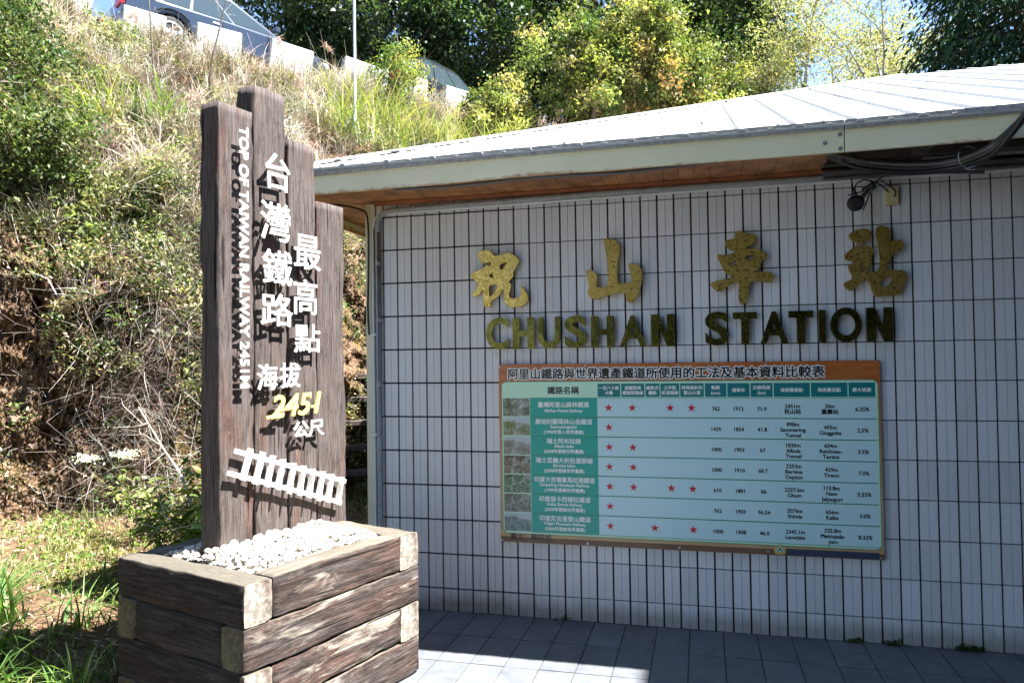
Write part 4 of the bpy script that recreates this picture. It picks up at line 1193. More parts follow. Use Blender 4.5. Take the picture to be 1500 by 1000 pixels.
# ------------------------------------------------------------------ things in the gap behind the sign
M_bluecrate = simple('blue_plastic', (.015, .10, .2), .5, var=.2, scale=10)
st = empty('wooden_steps', (-1.75, 2.75, 0), 0.5, label='dark timber steps climbing the bank behind the building corner', cat='steps')
for k in range(5):
    g = MB(); g.box(-.55, .75, .16 * k, .16 * k + .22, .42 + .27 * k, .48 + .27 * k); g.build('tread', M_darkwood, st, bevel=.006)
for x in (-.5, .7):
    g = MB(); g.beam((x, -.05, .12), (x, 1.15, 1.75), .05, .10); g.build('stringer', M_darkwood, st)
cr = empty('blue_crate', (-.52, 1.75, 0), .1, label='dark blue ribbed plastic crate behind the planter at the building corner', cat='crate')
g = MB(); g.box(-.3, .25, -.2, .2, .03, .70); g.build('body', M_bluecrate, cr, bevel=.01)
for z in (.12, .3, .48, .64):
    g = MB(); g.box(-.315, .265, -.215, .215, z, z + .035); g.build('rib', M_bluecrate, cr, bevel=.004)

# ------------------------------------------------------------------ concrete guard blocks at the road edge
BL = [((-7.95, 6.28, 7.66), (-7.45, 6.80, 7.67)), ((-7.07, 7.18, 7.62), (-6.48, 7.76, 7.65)), ((-6.11, 8.14, 7.60), (-5.50, 8.74, 7.58)), ((-5.05, 9.18, 7.55), (-4.35, 9.87, 7.50)), ((-4.07, 10.15, 7.42), (-3.68, 10.55, 7.42)), ((-3.44, 11.00, 7.40), (-2.90, 11.46, 7.38)), ((-8.75, 5.45, 7.84), (-8.3, 5.9, 7.78))]
BLAB = ['whitewashed concrete guard block beside the rear wheel of the silver car', 'whitewashed concrete guard block under the silver car door', 'whitewashed concrete guard block in front of the silver car bonnet',
        'long concrete guard block standing alone behind the thin white pole', 'concrete guard block half hidden by the leafy bush', 'lowest concrete guard block, at the tail of the black car', 'concrete guard block at the far upper left corner of the road']
for (a, b), lb in zip(BL, BLAB):
    a = Vector(a); b = Vector(b); d = (b - a); L = d.length
    t = empty('guard_block', a, math.atan2(d.y, d.x), label=lb, cat='concrete block', group='guard blocks along the road edge')
    g = MB(); sl_ = (b.z - a.z)
    g.box(0, L, -.02, .26, -.25, .62)
    o = g.build('block', M_concrete, t, bevel=.02); o.rotation_euler = (0, -math.atan2(sl_, L) + .10, 0)

# ------------------------------------------------------------------ cars on the road
def car_paint(name, col, rough=.22):
    m, nt, p = mat(name); p.inputs['Base Color'].default_value = (*col, 1); p.inputs['Metallic'].default_value = .45; p.inputs['Roughness'].default_value = rough
    p.inputs['Coat Weight'].default_value = .6
    return m
M_glass = flat('car_glass', (.03, .045, .055), .06); M_tyre = simple('tyre_rubber', (.02, .02, .02), .8); M_rim = simple('alloy_rim', (.65, .65, .66), .3, metal=.6, var=.05)
M_lamp = flat('red_tail_lamp', (.5, .01, .01), .2); M_chrome = flat('chrome', (.7, .7, .7), .2)
def make_car(name, rear, front, paint, label, suv=False, cab=0.):
    """rear and front: wheel centres on the near side; local +x forward, near side at -y"""
    rear = Vector(rear); front = Vector(front); d = front - rear; wb = d.length
    t = empty(name, rear, 0, label=label, cat='car')
    q = Vector((d.x, d.y, 0)).normalized()
    t.rotation_mode = 'XYZ'
    X = d.normalized(); Y = Vector((0, 0, 1)).cross(X).normalized(); Z = X.cross(Y)
    t.matrix_world = Matrix.Translation(rear) @ Matrix((X, Y, Z)).transposed().to_4x4()
    W_ = 1.74; R = .32; h = .0
    rf = 1.42 if suv else 1.16      # roof above wheel centre
    bl = .66 if suv else .56
    xr, xf = -.85, wb + .82
    def section(pts, yin):
        return pts
    # lower body: side outline swept across with tucked-in edges
    low = [(xr, -.10), (xr - .04, .20), (xr + .02, bl * .98), (wb * .35, bl + .02), (wb + .05, bl - .02), (wb + .55, bl - .10), (xf, .22), (xf - .02, -.10)]
    def arch(cx_): return [(cx_ - .40 * math.cos(a), .0 + .40 * math.sin(a)) for a in np.linspace(0.08, PI - 0.08, 9)]
    out = low[::-1]
    bottom = [(xr, -.16)] + arch(0) + arch(wb) + [(xf - .02, -.16)]
    outline = bottom + [(xf, .22), (wb + .58, bl - .12), (wb + .15, bl - .01), (wb * .4, bl + .03), (xr + .02, bl), (xr - .04, .25)]
    g = MB(); n = len(outline); ys = [-.0, .05, W_ - .05, W_]; ins = [.03, 0, 0, .03]
    rows = []
    for y, s_ in ((0, 1.0), (W_, 1.0)): rows.append([(x, y, z) for x, z in outline])
    g.add(rows[0], [tuple(range(n))]); g.add(rows[1], [tuple(range(n))[::-1]])
    g.add(rows[0] + rows[1], [(i, i + n, (i + 1) % n + n, (i + 1) % n) for i in range(n)])
    o = g.build('body', paint, t, recalc=True)
    bm = bmesh.new(); bm.from_mesh(o.data); bmesh.ops.remove_doubles(bm, verts=bm.verts[:], dist=.001)
    es = [e for e in bm.edges if len(e.link_faces) == 2 and e.calc_face_angle(0) > .9 and (e.verts[0].co.z > .2 or e.verts[1].co.z > .2)]
    bmesh.ops.bevel(bm, geom=es, offset=.06, segments=3, affect='EDGES'); bm.to_mesh(o.data); bm.free()
    # greenhouse
    top = [(xr + .18 if suv else xr + .55, bl - .03), (xr + .36 if suv else xr + 1.0, rf - .05), (xr + .9 if suv else xr + 1.5, rf), (wb * .55 - cab * .6, rf), (wb * .62 + .1 - cab, rf - .04), (wb + .22 - cab, bl - .03)]
    g = MB(); n = len(top); tin = .14
    def ygh(z, near): 
        k = (z - bl) / (rf - bl) * tin + .05
        return k if near else W_ - k
    a = [(x, ygh(z, 1), z) for x, z in top]; b = [(x, ygh(z, 0), z) for x, z in top]
    g.add(a + b, [tuple(range(n)), tuple(range(2 * n - 1, n - 1, -1))] + [(i, i + n, (i + 1) % n + n, (i + 1) % n) for i in range(n)])
    g.build('roof', paint, t, recalc=True)
    # side windows (near and far) set slightly proud
    x0 = top[0][0] + .12; x3 = top[-1][0] - .12
    def xat(xa, side):  # x limits of the glass at a height
        return xa
    zb, zt_ = bl + .03, rf - .09
    def edge(fr, z):
        A_, B_ = (top[0], top[1]) if fr == 0 else (top[-1], top[-2])
        k = (z - A_[1]) / (B_[1] - A_[1]); return A_[0] + (B_[0] - A_[0]) * k
    L0, L1 = edge(0, zb) + .10, edge(0, zt_) + .10; R0, R1 = edge(1, zb) - .10, edge(1, zt_) - .10
    parts = [0, .30, .33, .66, .69, 1.0] if suv else [0, .22, .25, .6, .63, 1.0]
    for i in (0, 2, 4):
        f0, f1 = parts[i], parts[i + 1]
        V = []
        for fx, z in ((f0, zb), (f1, zb), (f1, zt_), (f0, zt_)):
            l, r = (L0, R0) if z == zb else (L1, R1)
            V.append((l + (r - l) * fx, z))
        for near in (1, 0):
            off = -.006 if near else .006
            g = MB(); g.add([(x, ygh(z, near) + off, z) for x, z in V], [(0, 1, 2, 3) if near else (3, 2, 1, 0)]); g.build('window', M_glass, t)
    # windscreen, rear window
    for A_, B_, nm in ((top[-2], top[-1], 'windscreen'), (top[0], top[1], 'rear_window')):
        dn = Vector((B_[1] - A_[1], 0, -(B_[0] - A_[0]))).normalized()
        if (nm == 'windscreen') != (dn.x > 0): dn = -dn
        V = []
        for k, yy in ((.08, .12), (.92, .06)):
            x = A_[0] + (B_[0] - A_[0]) * k; z = A_[1] + (B_[1] - A_[1]) * k; y = ygh(z, 1) + .05
            V += [(x + dn.x * .006, y, z + dn.z * .006), (x + dn.x * .006, W_ - y, z + dn.z * .006)]
        g = MB(); g.add([V[0], V[1], V[3], V[2]], [(0, 1, 2, 3)]); g.build(nm, M_glass, t, recalc=True)
    for x in (0, wb):
        for y in (0.02, W_ - .24):
            wroot = MB(); wroot.tube([(x, y, 0), (x, y + .02, 0), (x, y + .2, 0), (x, y + .22, 0)], [R - .03, R, R, R - .03], 28)
            wo = wroot.build('wheel', M_tyre, t)
            g = MB(); yy = y - .004 if y < 1 else y + .224
            g.tube([(x, yy, 0), (x, yy + .006, 0)], .06, 12)
            for k in range(5):
                a = 2 * PI * k / 5 + .3
                g.beam((x + .05 * math.cos(a), yy, .05 * math.sin(a)), (x + .2 * math.cos(a), yy, .2 * math.sin(a)), .012, .07)
            g.tube([(x + .205 * math.cos(q), yy, .205 * math.sin(q)) for q in np.linspace(0, 2 * PI, 25)], .018, 6)
            g.build('rim', M_rim, wo)
    for xs_ in (wb * .04, wb * .38, wb * .74):
        g = MB(); g.box(xs_, xs_ + .012, -.004, .0, .0, bl - .02); g.build('door_seam', M_black, t)
    g = MB(); g.box(.42, wb - .42, -.012, .02, -.19, -.12); g.build('sill', M_tyre, t)
    g = MB(); mx = top[-1][0] - .25
    g.box(mx - .05, mx + .07, -.20, -.04, bl + .02, bl + .15); g.build('mirror', paint, t, bevel=.02)
    g = MB(); g.box(wb * .3, wb * .3 + .16, -.012, .0, bl - .12, bl - .09); g.build('door_handle', M_chrome, t)
    for y in (.05, W_ - .35):
        g = MB(); g.box(xr - .06, xr + .02, y, y + .3, .30, .46); g.build('tail_lamp', M_lamp, t, bevel=.01)
        g = MB(); g.box(xf - .16, xf - .02, y, y + .3, .22, .36); g.build('headlight', M_chrome, t, bevel=.01)
    return t
C1 = ((-7.51, 7.10, 8.04), (-6.15, 9.28, 8.0)); C2 = ((-3.97, 11.32, 7.80), (-3.30, 13.7, 7.9))
make_car('silver_car', C1[0], C1[1], car_paint('steel_blue_paint', (.035, .048, .07)), 'grey blue saloon car with alloy wheels parked on the road above the bank', cab=.5)
make_car('black_car', C2[0], C2[1], car_paint('black_paint', (.03, .035, .045)), 'black estate car with tinted windows half hidden behind guard blocks', suv=False)
# a red car's tail at the upper left
make_car('red_car', (-11.2, 5.35, 8.35), (-13.3, 4.1, 8.5), car_paint('red_paint', (.5, .015, .02)), 'red car barely showing at the top left edge of the road')

# thin white pole
g = MB(); g.tube([(-3.22, 6.11, 3.6), (-3.22, 6.11, 5.6)], .035, 10); 
t = empty('white_pole', (-3.22, 6.11, 0), label='thin white metal pole rising from the bank behind the roof', cat='pole')
g = MB(); g.tube([(0, 0, 3.2), (0, 0, 5.65)], .034, 10); g.build('lower_tube', M_whitepipe, t)
g = MB(); g.tube([(0, 0, 5.64), (0, 0, 9.2)], .022, 10); g.build('upper_tube', M_whitepipe, t)
g = MB(); g.tube([(0, 0, 5.56), (0, 0, 5.70)], .042, 10); g.build('joint', M_whitepipe, t)

# unseen block added to cast the forecourt shadow edge, dark to dim the wall
t = empty('shade_block', (0, 0, 0), label='unseen tall dark block added beyond the right edge to shade the forecourt', cat='building')
g = MB(); g.box(6.55, 14, -12, -.62, 0, 7.9); g.build('wall', M_darkwood, t)
g = MB(); g.box(6.38, 14.3, -12.3, -.42, 7.9, 8.06); g.build('roof', M_roof, t)  # top of the added shade block

# ------------------------------------------------------------------ bank vegetation (stuff)
DRYC = [(.54, .48, .41), (.30, .245, .19), (.70, .65, .59), (.11, .075, .055), (.27, .23, .15)]
GRNC = [(.05, .085, .025), (.09, .13, .04), (.15, .18, .07), (.025, .045, .016), (.17, .17, .085)]
YGC = [(.22, .26, .055), (.15, .20, .045), (.30, .31, .10), (.10, .15, .035), (.32, .29, .15)]
def patch(s, v, seed, fs_=1.0):
    q = np.zeros(len(s))
    for k in range(5):
        r = np.random.default_rng(seed * 10 + k); a, b, c = r.uniform(1.5, 5, 1)[0] * fs_ * 1.5 ** k, r.uniform(4, 11, 1)[0] * fs_ * 1.5 ** k, r.uniform(0, 6, 1)[0]
        q += np.sin(a * s + c + .8 * np.sin(b * v * .7)) * np.cos(b * v + c * 1.7 + .9 * np.sin(a * s * .6)) / (1.35 ** k)
    return q
def sample(n, f_keep, smin=.9, smax=7.6, seed=1):
    r = np.random.default_rng(seed)
    s = r.uniform(smin, smax, n); v = r.uniform(0, 1, n)
    k = f_keep(s, v) > r.uniform(0, 1, n)
    return s[k], v[k]
def bare(s, v):
    """how bare the cut face is: brown soil low on the left"""
    a = np.exp(-((s - 2.3) / .52) ** 2) * np.exp(-((v - .14) / .12) ** 2) * 1.2
    b = np.exp(-((s - 5.15) / .3) ** 2) * np.exp(-((v - .12) / .12) ** 2)
    return np.clip(a + b, 0, 1)
OUT = np.array([.48, -.62, .40])
# a) dry grass in tussocks
sp = Soup()
s_, v_ = sample(5600, lambda s, v: np.clip(.72 + .4 * patch(s, v, 1), 0, 1) * np.clip(.12 + 1.9 * (v - .28), 0.0, 1) * (1 - bare(s, v)), seed=2)
Cb = bank(s_, v_); n = len(Cb); m = 36
Pb = np.repeat(Cb, m, 0) + RNG.normal(size=(n * m, 3)) * .085
ten = np.repeat(RNG.uniform(.16, .42, n), m)
dn = np.repeat(np.stack([np.full(n, .45), np.full(n, -.6), np.zeros(n)], 1) + RNG.normal(size=(n, 3)) * np.array([.4, .4, 0]), m, 0) + RNG.normal(size=(n * m, 3)) * np.array([.75, .75, 0])
dn /= np.linalg.norm(dn, axis=1, keepdims=True)
cc = np.repeat(pal(n, DRYC + [(.13, .15, .05), (.24, .25, .10)], (3, 3, 3, 2.2, 2, .9, .8), .28), m, 0) * (1 + .25 * RNG.normal(size=(n * m, 1))).clip(.35, 1.8)
sp.blades(Pb, ten, .0085, cc, 1.15, dirs=dn, curl=1.1)
tag(sp.build('dry_grass', M_dry), label='bleached dry grass matted over the upper bank', kind='stuff')
# b) green scrub: lumps of small leaves standing off the face, with dark hollows between them
def keepg(s, v):
    left = np.clip(1.3 - .50 * np.abs(s - 1.5), .0, 1) * np.clip((v - .30) * 4, 0, 1)
    midl = np.exp(-((s - 3.0) / .7) ** 2) * np.exp(-((v - .42) / .12) ** 2)
    mid = np.exp(-((s - 3.85) / .62) ** 2) * np.exp(-((v - .34) / .20) ** 2) * 1.2
    top = np.exp(-((s - 4.9) / .9) ** 2) * np.exp(-((v - .84) / .14) ** 2) * .6
    gap = np.exp(-((s - 5.25) / .4) ** 2) * np.clip((.8 - v) * 3, 0, 1)
    return np.clip((left + mid + midl * .8 + gap * .8 + top + .13) * np.clip(.62 + .55 * patch(s, v, 3, 1.6), 0, 1.2), 0, 1) * (1 - .9 * bare(s, v))
sp = Soup(); tw = Soup()
s_, v_ = sample(5200, keepg, seed=4)
Cb = bank(s_, v_); n = len(Cb); m = 92
lift = RNG.uniform(.02, .30, n); rad = RNG.uniform(.07, .20, n)
Cc = Cb + OUT * lift[:, None]
# leaves on the skin of each lump so the inside stays dark
d = RNG.normal(size=(n, m, 3)); d /= np.linalg.norm(d, axis=2, keepdims=True)
PL = (Cc[:, None, :] + d * (rad[:, None] * RNG.uniform(.55, 1.25, (n, m)))[..., None]).reshape(-1, 3)
base = pal(n, GRNC + [(.22, .25, .10), (.30, .27, .14)], (3, 3, 2.5, 3, 1.5, 1.2, 1.0), .28)
cl = np.repeat(base, m, 0) * (1 + .3 * RNG.normal(size=(n * m, 1))).clip(.3, 2.0)
pale = RNG.uniform(0, 1, n * m) < .17
cl[pale] = pal(int(pale.sum()), [(.42, .38, .26), (.5, .46, .34), (.3, .2, .12)], None, .2)
sp.leaves(PL, .040, cl, .40, droop=.35)
# broader leaved climbers on the upper left
s_, v_ = sample(1500, lambda s, v: np.clip(1.35 - .75 * np.abs(s - 1.7), 0, 1) * np.clip((v - .28) * 5, 0, 1) * np.clip(.55 + .6 * patch(s, v, 31, 1.8), 0, 1), seed=44)
Cb = bank(s_, v_); n = len(Cb); m = 120
Cc = Cb + OUT * RNG.uniform(.05, .42, n)[:, None]; rad = RNG.uniform(.12, .34, n)
d = RNG.normal(size=(n, m, 3)); d /= np.linalg.norm(d, axis=2, keepdims=True)
PL = (Cc[:, None, :] + d * (rad[:, None] * RNG.uniform(.5, 1.2, (n, m)))[..., None]).reshape(-1, 3)
cl = np.repeat(pal(n, [(.04, .07, .022), (.09, .13, .04), (.16, .20, .07), (.25, .27, .13), (.36, .33, .22)], None, .25), m, 0) * (1 + .3 * RNG.normal(size=(n * m, 1))).clip(.3, 2.0)
sp.leaves(PL, .062, cl, .45, droop=.3)
tag(sp.build('green_scrub', M_leaf), label='small leaved green scrub hanging over the bank', kind='stuff')
# c) dead twigs, stalks and roots
sp = Soup()
def keept(s, v):
    core = np.exp(-((s - 3.75) / .75) ** 2) * np.exp(-((v - .20) / .16) ** 2)
    return np.clip((.22 + 1.1 * core) * np.clip(.6 + .5 * patch(s, v, 7), 0, 1), 0, 1) * (1 - .6 * bare(s, v))
s_, v_ = sample(90000, keept, seed=8)
A_ = bank(s_, v_); n = len(A_)
st0 = RNG.uniform(.0, .28, (n, 1)); A_ = A_ + OUT * st0
dv = RNG.normal(size=(n, 3)) * np.array([.10, .10, .12]); dv[:, 2] -= .07
B_ = A_ + dv * RNG.uniform(.5, 2.2, (n, 1)) + OUT * .03
sp.twigs(A_, B_, RNG.uniform(.002, .0055, n), pal(n, [(.30, .26, .225), (.42, .38, .34), (.14, .10, .08), (.06, .045, .035), (.2, .14, .1)], None, .2), bend=.28)
s_, v_ = sample(2600, lambda s, v: np.clip(.5 + .5 * patch(s, v, 9), 0, 1) * np.clip((v - .35) * 3, 0, 1), seed=18)
A_ = bank(s_, v_); n = len(A_); B_ = A_ + np.array([.05, -.08, .55]) * RNG.uniform(.4, 1.5, (n, 1)) + RNG.normal(size=(n, 3)) * .14
sp.twigs(A_, B_, .007, pal(n, [(.4, .32, .24), (.28, .18, .12), (.5, .42, .32)], None, .2), bend=.05)
tag(sp.build('dead_twigs', M_twig), label='tangle of dead twigs, stalks and roots on the bank face', kind='stuff')
# d) moss and little leaves low on the face, fallen straw
sp = Soup()
s_, v_ = sample(60000, lambda s, v: np.clip(.25 + .35 * patch(s, v, 11, 2.5), 0, 1) * np.clip(1.1 - v * 1.5, 0, 1), seed=12)
Pm = bank(s_, v_); n = len(Pm); Pm += np.array([.02, -.025, .01]) + RNG.normal(size=(n, 3)) * .02
sp.leaves(Pm, .028, pal(n, [(.10, .09, .02), (.2, .16, .04), (.08, .11, .03), (.34, .24, .15), (.45, .36, .26)], (2, 2, 2, 3, 2), .3), .5)
tag(sp.build('moss_and_litter', M_dry), label='moss and leaf litter clinging to the brown bank', kind='stuff')

# loose stones and clods on the bare face
g = MB(); r_ = random.Random(77)
s_, v_ = sample(9000, lambda s, v: np.clip(.15 + bare(s, v), 0, 1) * np.clip(1 - v * 1.6, 0, 1), seed=71)
Pst = bank(s_, v_)
for q in Pst[:2600]:
    a = r_.uniform(.008, .03) * (1 + (r_.random() < .06) * 1.6); me = peb[3 + (r_.random() < .5)]
    g.add([(q[0] + v.co.x * a, q[1] + v.co.y * a, q[2] + v.co.z * a * .8) for v in me.vertices], [tuple(f_.vertices) for f_ in me.polygons], 0, False)
tag(g.build('loose_stones', M_stone), label='small stones and clods sticking out of the brown bank', kind='stuff')

# lawn: grass and herbs at the foot of the bank
def lawn_pts(n, x0, x1, y0, y1, keep, seed):
    r = np.random.default_rng(seed); x = r.uniform(x0, x1, n); y = r.uniform(y0, y1, n)
    k = keep(x, y) > r.uniform(0, 1, n); x, y = x[k], y[k]
    # keep off the planter
    rx, ry = x - pF.x, y - pF.y
    u = rx * e1.x + ry * e1.y; w_ = -rx * e1.y + ry * e1.x
    ok = ~((u > -.02) & (u < LP + .02) & (w_ > -.02) & (w_ < WP + .02)) & (x < -.40)
    x, y = x[ok], y[ok]
    return np.stack([x, y, np.array([hgt(a, b) for a, b in zip(x, y)])], 1)
def inb(x, y):
    # in front of the bank foot
    ty = np.interp(x, TOE[:7, 0], TOE[:7, 1]); return (y < ty + .25).astype(float)
sp = Soup()
Pl = lawn_pts(90000, -6.5, -.4, -4.2, 6, lambda x, y: inb(x, y) * np.clip(.5 + .45 * np.sin(x * 3.1 + 1.3 * np.sin(y * 2.7)) * np.cos(y * 2.3 + x) , .08, 1) * np.clip(.2 + .8 * ((y > -.75) | (y < -1.2)), 0, 1), 21)
n = len(Pl)
sp.blades(Pl, .085, .006, pal(n, [(.09, .14, .03), (.15, .20, .05), (.30, .33, .10), (.06, .10, .02), (.42, .38, .24)], None, .25), .7)
sp.leaves(np.repeat(Pl[::5], 3, 0) + RNG.normal(size=(len(Pl[::5]) * 3, 3)) * .02 + np.array([0, 0, .035]), .035, pal(len(Pl[::5]) * 3, [(.08, .15, .03), (.18, .25, .06), (.25, .26, .09)], None, .25), .55)
tag(sp.build('lawn_grass', M_leaf), label='short bright grass and herbs growing at the foot of the bank', kind='stuff')
sp = Soup()
Ps = lawn_pts(26000, -6.5, -.4, -4.2, 5, lambda x, y: inb(x, y) * .8, 22); n = len(Ps)
dd = RNG.normal(size=(n, 3)) * np.array([1, 1, .08]); dd /= np.linalg.norm(dd, axis=1, keepdims=True)
sp.leaves(Ps + np.array([0, 0, .012]), .06, pal(n, [(.5, .38, .25), (.36, .2, .12), (.6, .5, .36), (.2, .11, .06)], None, .25), .12, dirs=dd)
tag(sp.build('straw_litter', M_dry), label='fallen straw and dead leaves on the ground below the bank', kind='stuff')

# ------------------------------------------------------------------ individual plants
def tuft(loc, n, L, wd, cols, lean, label, group, seed, spread=.08, name='grass_tuft', mt=None, bias=None):
    r = np.random.default_rng(seed); sp = Soup()
    Pt = r.normal(size=(n, 3)) * np.array([spread, spread, .01]); a = r.uniform(0, 2 * PI, n)
    dirs = np.stack([np.cos(a), np.sin(a), np.zeros(n)], 1)
    if bias is not None: dirs += np.array(bias)
    sp.blades(Pt, L, wd, pal(n, cols, None, .18, r), lean, rng=r, dirs=dirs, curl=1.15)
    o = sp.build(name, mt or M_leaf); o.location = loc
    return tag(o, label, 'grass tuft', group)
FG = [((-1.08, -1.02, .02), 60, .40, 'grass tuft with long pale arching blades just left of the planter'), ((-1.55, -1.05, .08), 46, .34, 'thin grass tuft leaning left of the planter, behind the broad one'),
      ((-1.62, -1.62, .05), 80, .42, 'dense dark green grass tuft near the bottom left'), ((-1.98, -1.25, .1), 90, .42, 'broad bladed grass tuft at the left edge of the lawn'),
      ((-.95, -1.75, .0), 70, .30, 'low dark grass tuft in the planter shadow'), ((-1.25, -1.95, .03), 80, .32, 'low grass tuft at the bottom edge, in deep shadow'), ((-2.35, -1.0, .14), 60, .3, 'small yellow green tuft by the left edge')]
for i, (p, n, L, lb) in enumerate(FG):
    p = (p[0], p[1], hgt(p[0], p[1]))
    tuft(p, n, L, .011, [(.09, .17, .04), (.15, .24, .06), (.24, .32, .11), (.05, .11, .02)], .95, lb, 'long grass tufts on the lawn', 100 + i, .07)
UP = [(5.15, .93), (5.32, .90), (5.55, .91), (5.75, .9), (5.95, .93), (6.15, .92), (5.05, .80), (5.45, .82), (5.9, .84), (6.3, .9)]
UL = ['leftmost', 'second', 'third', 'fourth', 'fifth', 'sixth', 'lower left', 'lower middle', 'lower right', 'rightmost']
for i, (s0, v0) in enumerate(UP):
    p = bank(np.array([s0]), np.array([v0 * .86]))[0]
    tuft(p, 110, .95, .016, YGC, .8, UL[i] + ' bright yellow green tuft of tall grass on the bank above the roof edge', 'tall grass tufts above the roof', 200 + i, .22, 'tall_grass_tuft', bias=(.25, -.3, 0))
p = bank(np.array([2.95]), np.array([.56]))[0]
tuft(p, 120, .75, .016, YGC, .7, 'bright yellow green grass clump on the upper left of the bank', 'tall grass tufts on the left bank', 230, .14, 'tall_grass_tuft', bias=(.2, -.3, 0))
p = bank(np.array([3.5]), np.array([.60]))[0]
tuft(p, 90, .6, .014, [(.12, .2, .04), (.2, .28, .06)], .8, 'darker green grass clump left of the sign posts on the bank', 'tall grass tufts on the left bank', 231, .16, 'tall_grass_tuft', bias=(.2, -.3, 0))

def stems(loc, label, cat, name, n_st, H, leafL, cols, seed, spread=.35, leaf_n=26, stemcol=(.16, .10, .07), aspect=.24, droop=.35, lean=(0, 0)):
    """upright leafy stems"""
    r = np.random.default_rng(seed); t = empty(name, loc, label=label, cat=cat)
    sp = Soup(); tw = Soup()
    for k in range(n_st):
        a = r.uniform(0, 2 * PI); b0 = np.array([r.normal() * .05, r.normal() * .05, 0]); h = H * r.uniform(.6, 1.1)
        tip = b0 + np.array([math.cos(a) * spread * r.uniform(.3, 1) + lean[0], math.sin(a) * spread * r.uniform(.3, 1) + lean[1], h])
        q = np.linspace(0, 1, 6)[:, None]; path = b0 + (tip - b0) * q + np.array([0, 0, 1]) * (q * (1 - q)) * h * .25
        tw.twigs(path[:-1], path[1:], .007, np.tile(np.array(stemcol), (5, 1)), r, .03)
        u = r.uniform(.25, 1, leaf_n)[:, None]; LPp = b0 + (tip - b0) * u + np.array([0, 0, 1]) * (u * (1 - u)) * h * .25
        ang = r.uniform(0, 2 * PI, leaf_n); dr = np.stack([np.cos(ang), np.sin(ang), np.full(leaf_n, .1)], 1)
        sp.leaves(LPp, leafL, pal(leaf_n, cols, None, .2, r), aspect, droop=droop, rng=r, dirs=dr)
    tw.build('stem', M_twig, t); sp.build('foliage', M_leaf, t)
    return t
stems((-.98, -.42, hgt(-.98, -.42)), 'leafy weed with narrow bright leaves close behind the planter corner', 'plant', 'leafy_weed', 15, 1.0, .12, [(.16, .24, .05), (.30, .38, .11), (.10, .17, .04)], 301, .40, 30)
stems((-.72, -.30, hgt(-.72, -.30)), 'taller dark stemmed weed with sparse leaves against the posts', 'plant', 'leafy_weed', 11, 1.55, .12, [(.05, .11, .02), (.09, .16, .04), (.18, .25, .06)], 302, .35, 22)
stems((-.36, -1.16, .74), 'sprig of pale green leaves growing out of the planter corner', 'plant', 'leafy_sprig', 9, .30, .11, [(.30, .38, .12), (.2, .3, .07)], 303, .22, 14, lean=(.10, -.12))
stems((-1.35, -.18, hgt(-1.35, -.18)), 'spreading bright weed halfway between planter and bank', 'plant', 'leafy_weed', 18, .72, .11, [(.16, .24, .05), (.28, .35, .10), (.08, .14, .03)], 304, .5, 28)
stems((-1.75, .12, hgt(-1.75, .12)), 'low bushy green plant at the bank foot left of the planter', 'plant', 'leafy_weed', 18, .62, .10, [(.14, .21, .05), (.24, .30, .09), (.08, .13, .03)], 306, .5, 26)
stems((-2.3, .45, hgt(-2.3, .45)), 'sparse flowering weed with pale heads in front of the brown bank', 'plant', 'leafy_weed', 14, .6, .07, [(.2, .24, .08), (.3, .3, .14)], 305, .5)
for i, (p, lb) in enumerate((((-2.73, .62, .93), 'white flower head nearer to the planter'), ((-3.08, .55, .90), 'white flower head farther left at the bank foot'))):
    t = empty('flower_head', p, label=lb, cat='flower', group='white flower heads at the bank foot')
    sp = Soup(); r = np.random.default_rng(40 + i); q = r.normal(size=(160, 3)) * np.array([.05, .05, .018])
    sp.leaves(q, .018, np.tile(np.array([.8, .8, .74]), (160, 1)), .8, rng=r); sp.build('petals', M_leaf, t)
    tw = Soup(); tw.twigs(np.array([[.03, .02, -.62]]), np.array([[0, 0, 0.]]), .006, np.array([[.2, .22, .08]])); tw.build('stem', M_twig, t)
# bare arching branches
def branch(pts, r0, label, seed, col=M_palebark, nt_=14):
    t = empty('bare_branch', pts[0], label=label, cat='branch')
    rr_ = random.Random(seed); q = curve_pts([tuple(np.array(p) - np.array(pts[0])) for p in pts], 6)
    g = MB(); g.tube(q, [r0 * (1 - .8 * i / len(q)) for i in range(len(q))], 6); g.build('limb', col, t)
    tw = Soup(); A_ = []; B_ = []
    for k in range(nt_):
        a = Vector(q[rr_.randrange(2, len(q))]); b = a + Vector((rr_.uniform(-.35, .35), rr_.uniform(-.2, .2), rr_.uniform(-.05, .4)))
        A_.append(a); B_.append(b)
        A_.append((a + b) / 2); B_.append((a + b) / 2 + Vector((rr_.uniform(-.2, .2), rr_.uniform(-.1, .1), rr_.uniform(-.02, .25))))
    tw.twigs(np.array(A_), np.array(B_), .006, np.tile(np.array([.42, .37, .32]), (len(A_), 1))); tw.build('twig', M_twig, t)
branch([(-1.55, .05, .25), (-1.75, .15, .75), (-2.1, .3, 1.05), (-2.5, .5, 1.35)], .016, 'pale bare branch leaning left behind the weeds near the planter', 5)
branch([(-.35, -.85, .60), (-.75, -.65, .72), (-1.2, -.5, .62), (-1.7, -.35, .5)], .007, 'thin bare twig reaching left from the planter corner', 6, nt_=5)
pq = bank(np.array([4.05]), np.array([.72]))[0]
branch([tuple(pq), (pq[0] + .2, pq[1] - .2, pq[2] + .6), (pq[0] + .35, pq[1] - .2, pq[2] + 1.2), (pq[0] + .55, pq[1] - .2, pq[2] + 1.9)], .02, 'dry bare sapling standing above the tall post of the sign', 9, M_bark)
pq = bank(np.array([3.4]), np.array([.74]))[0]
branch([tuple(pq), (pq[0] + .02, pq[1] - .1, pq[2] + .8), (pq[0] - .03, pq[1] - .1, pq[2] + 1.5)], .018, 'dry stalk below the rear wheel of the silver car', 10, M_bark, 10)
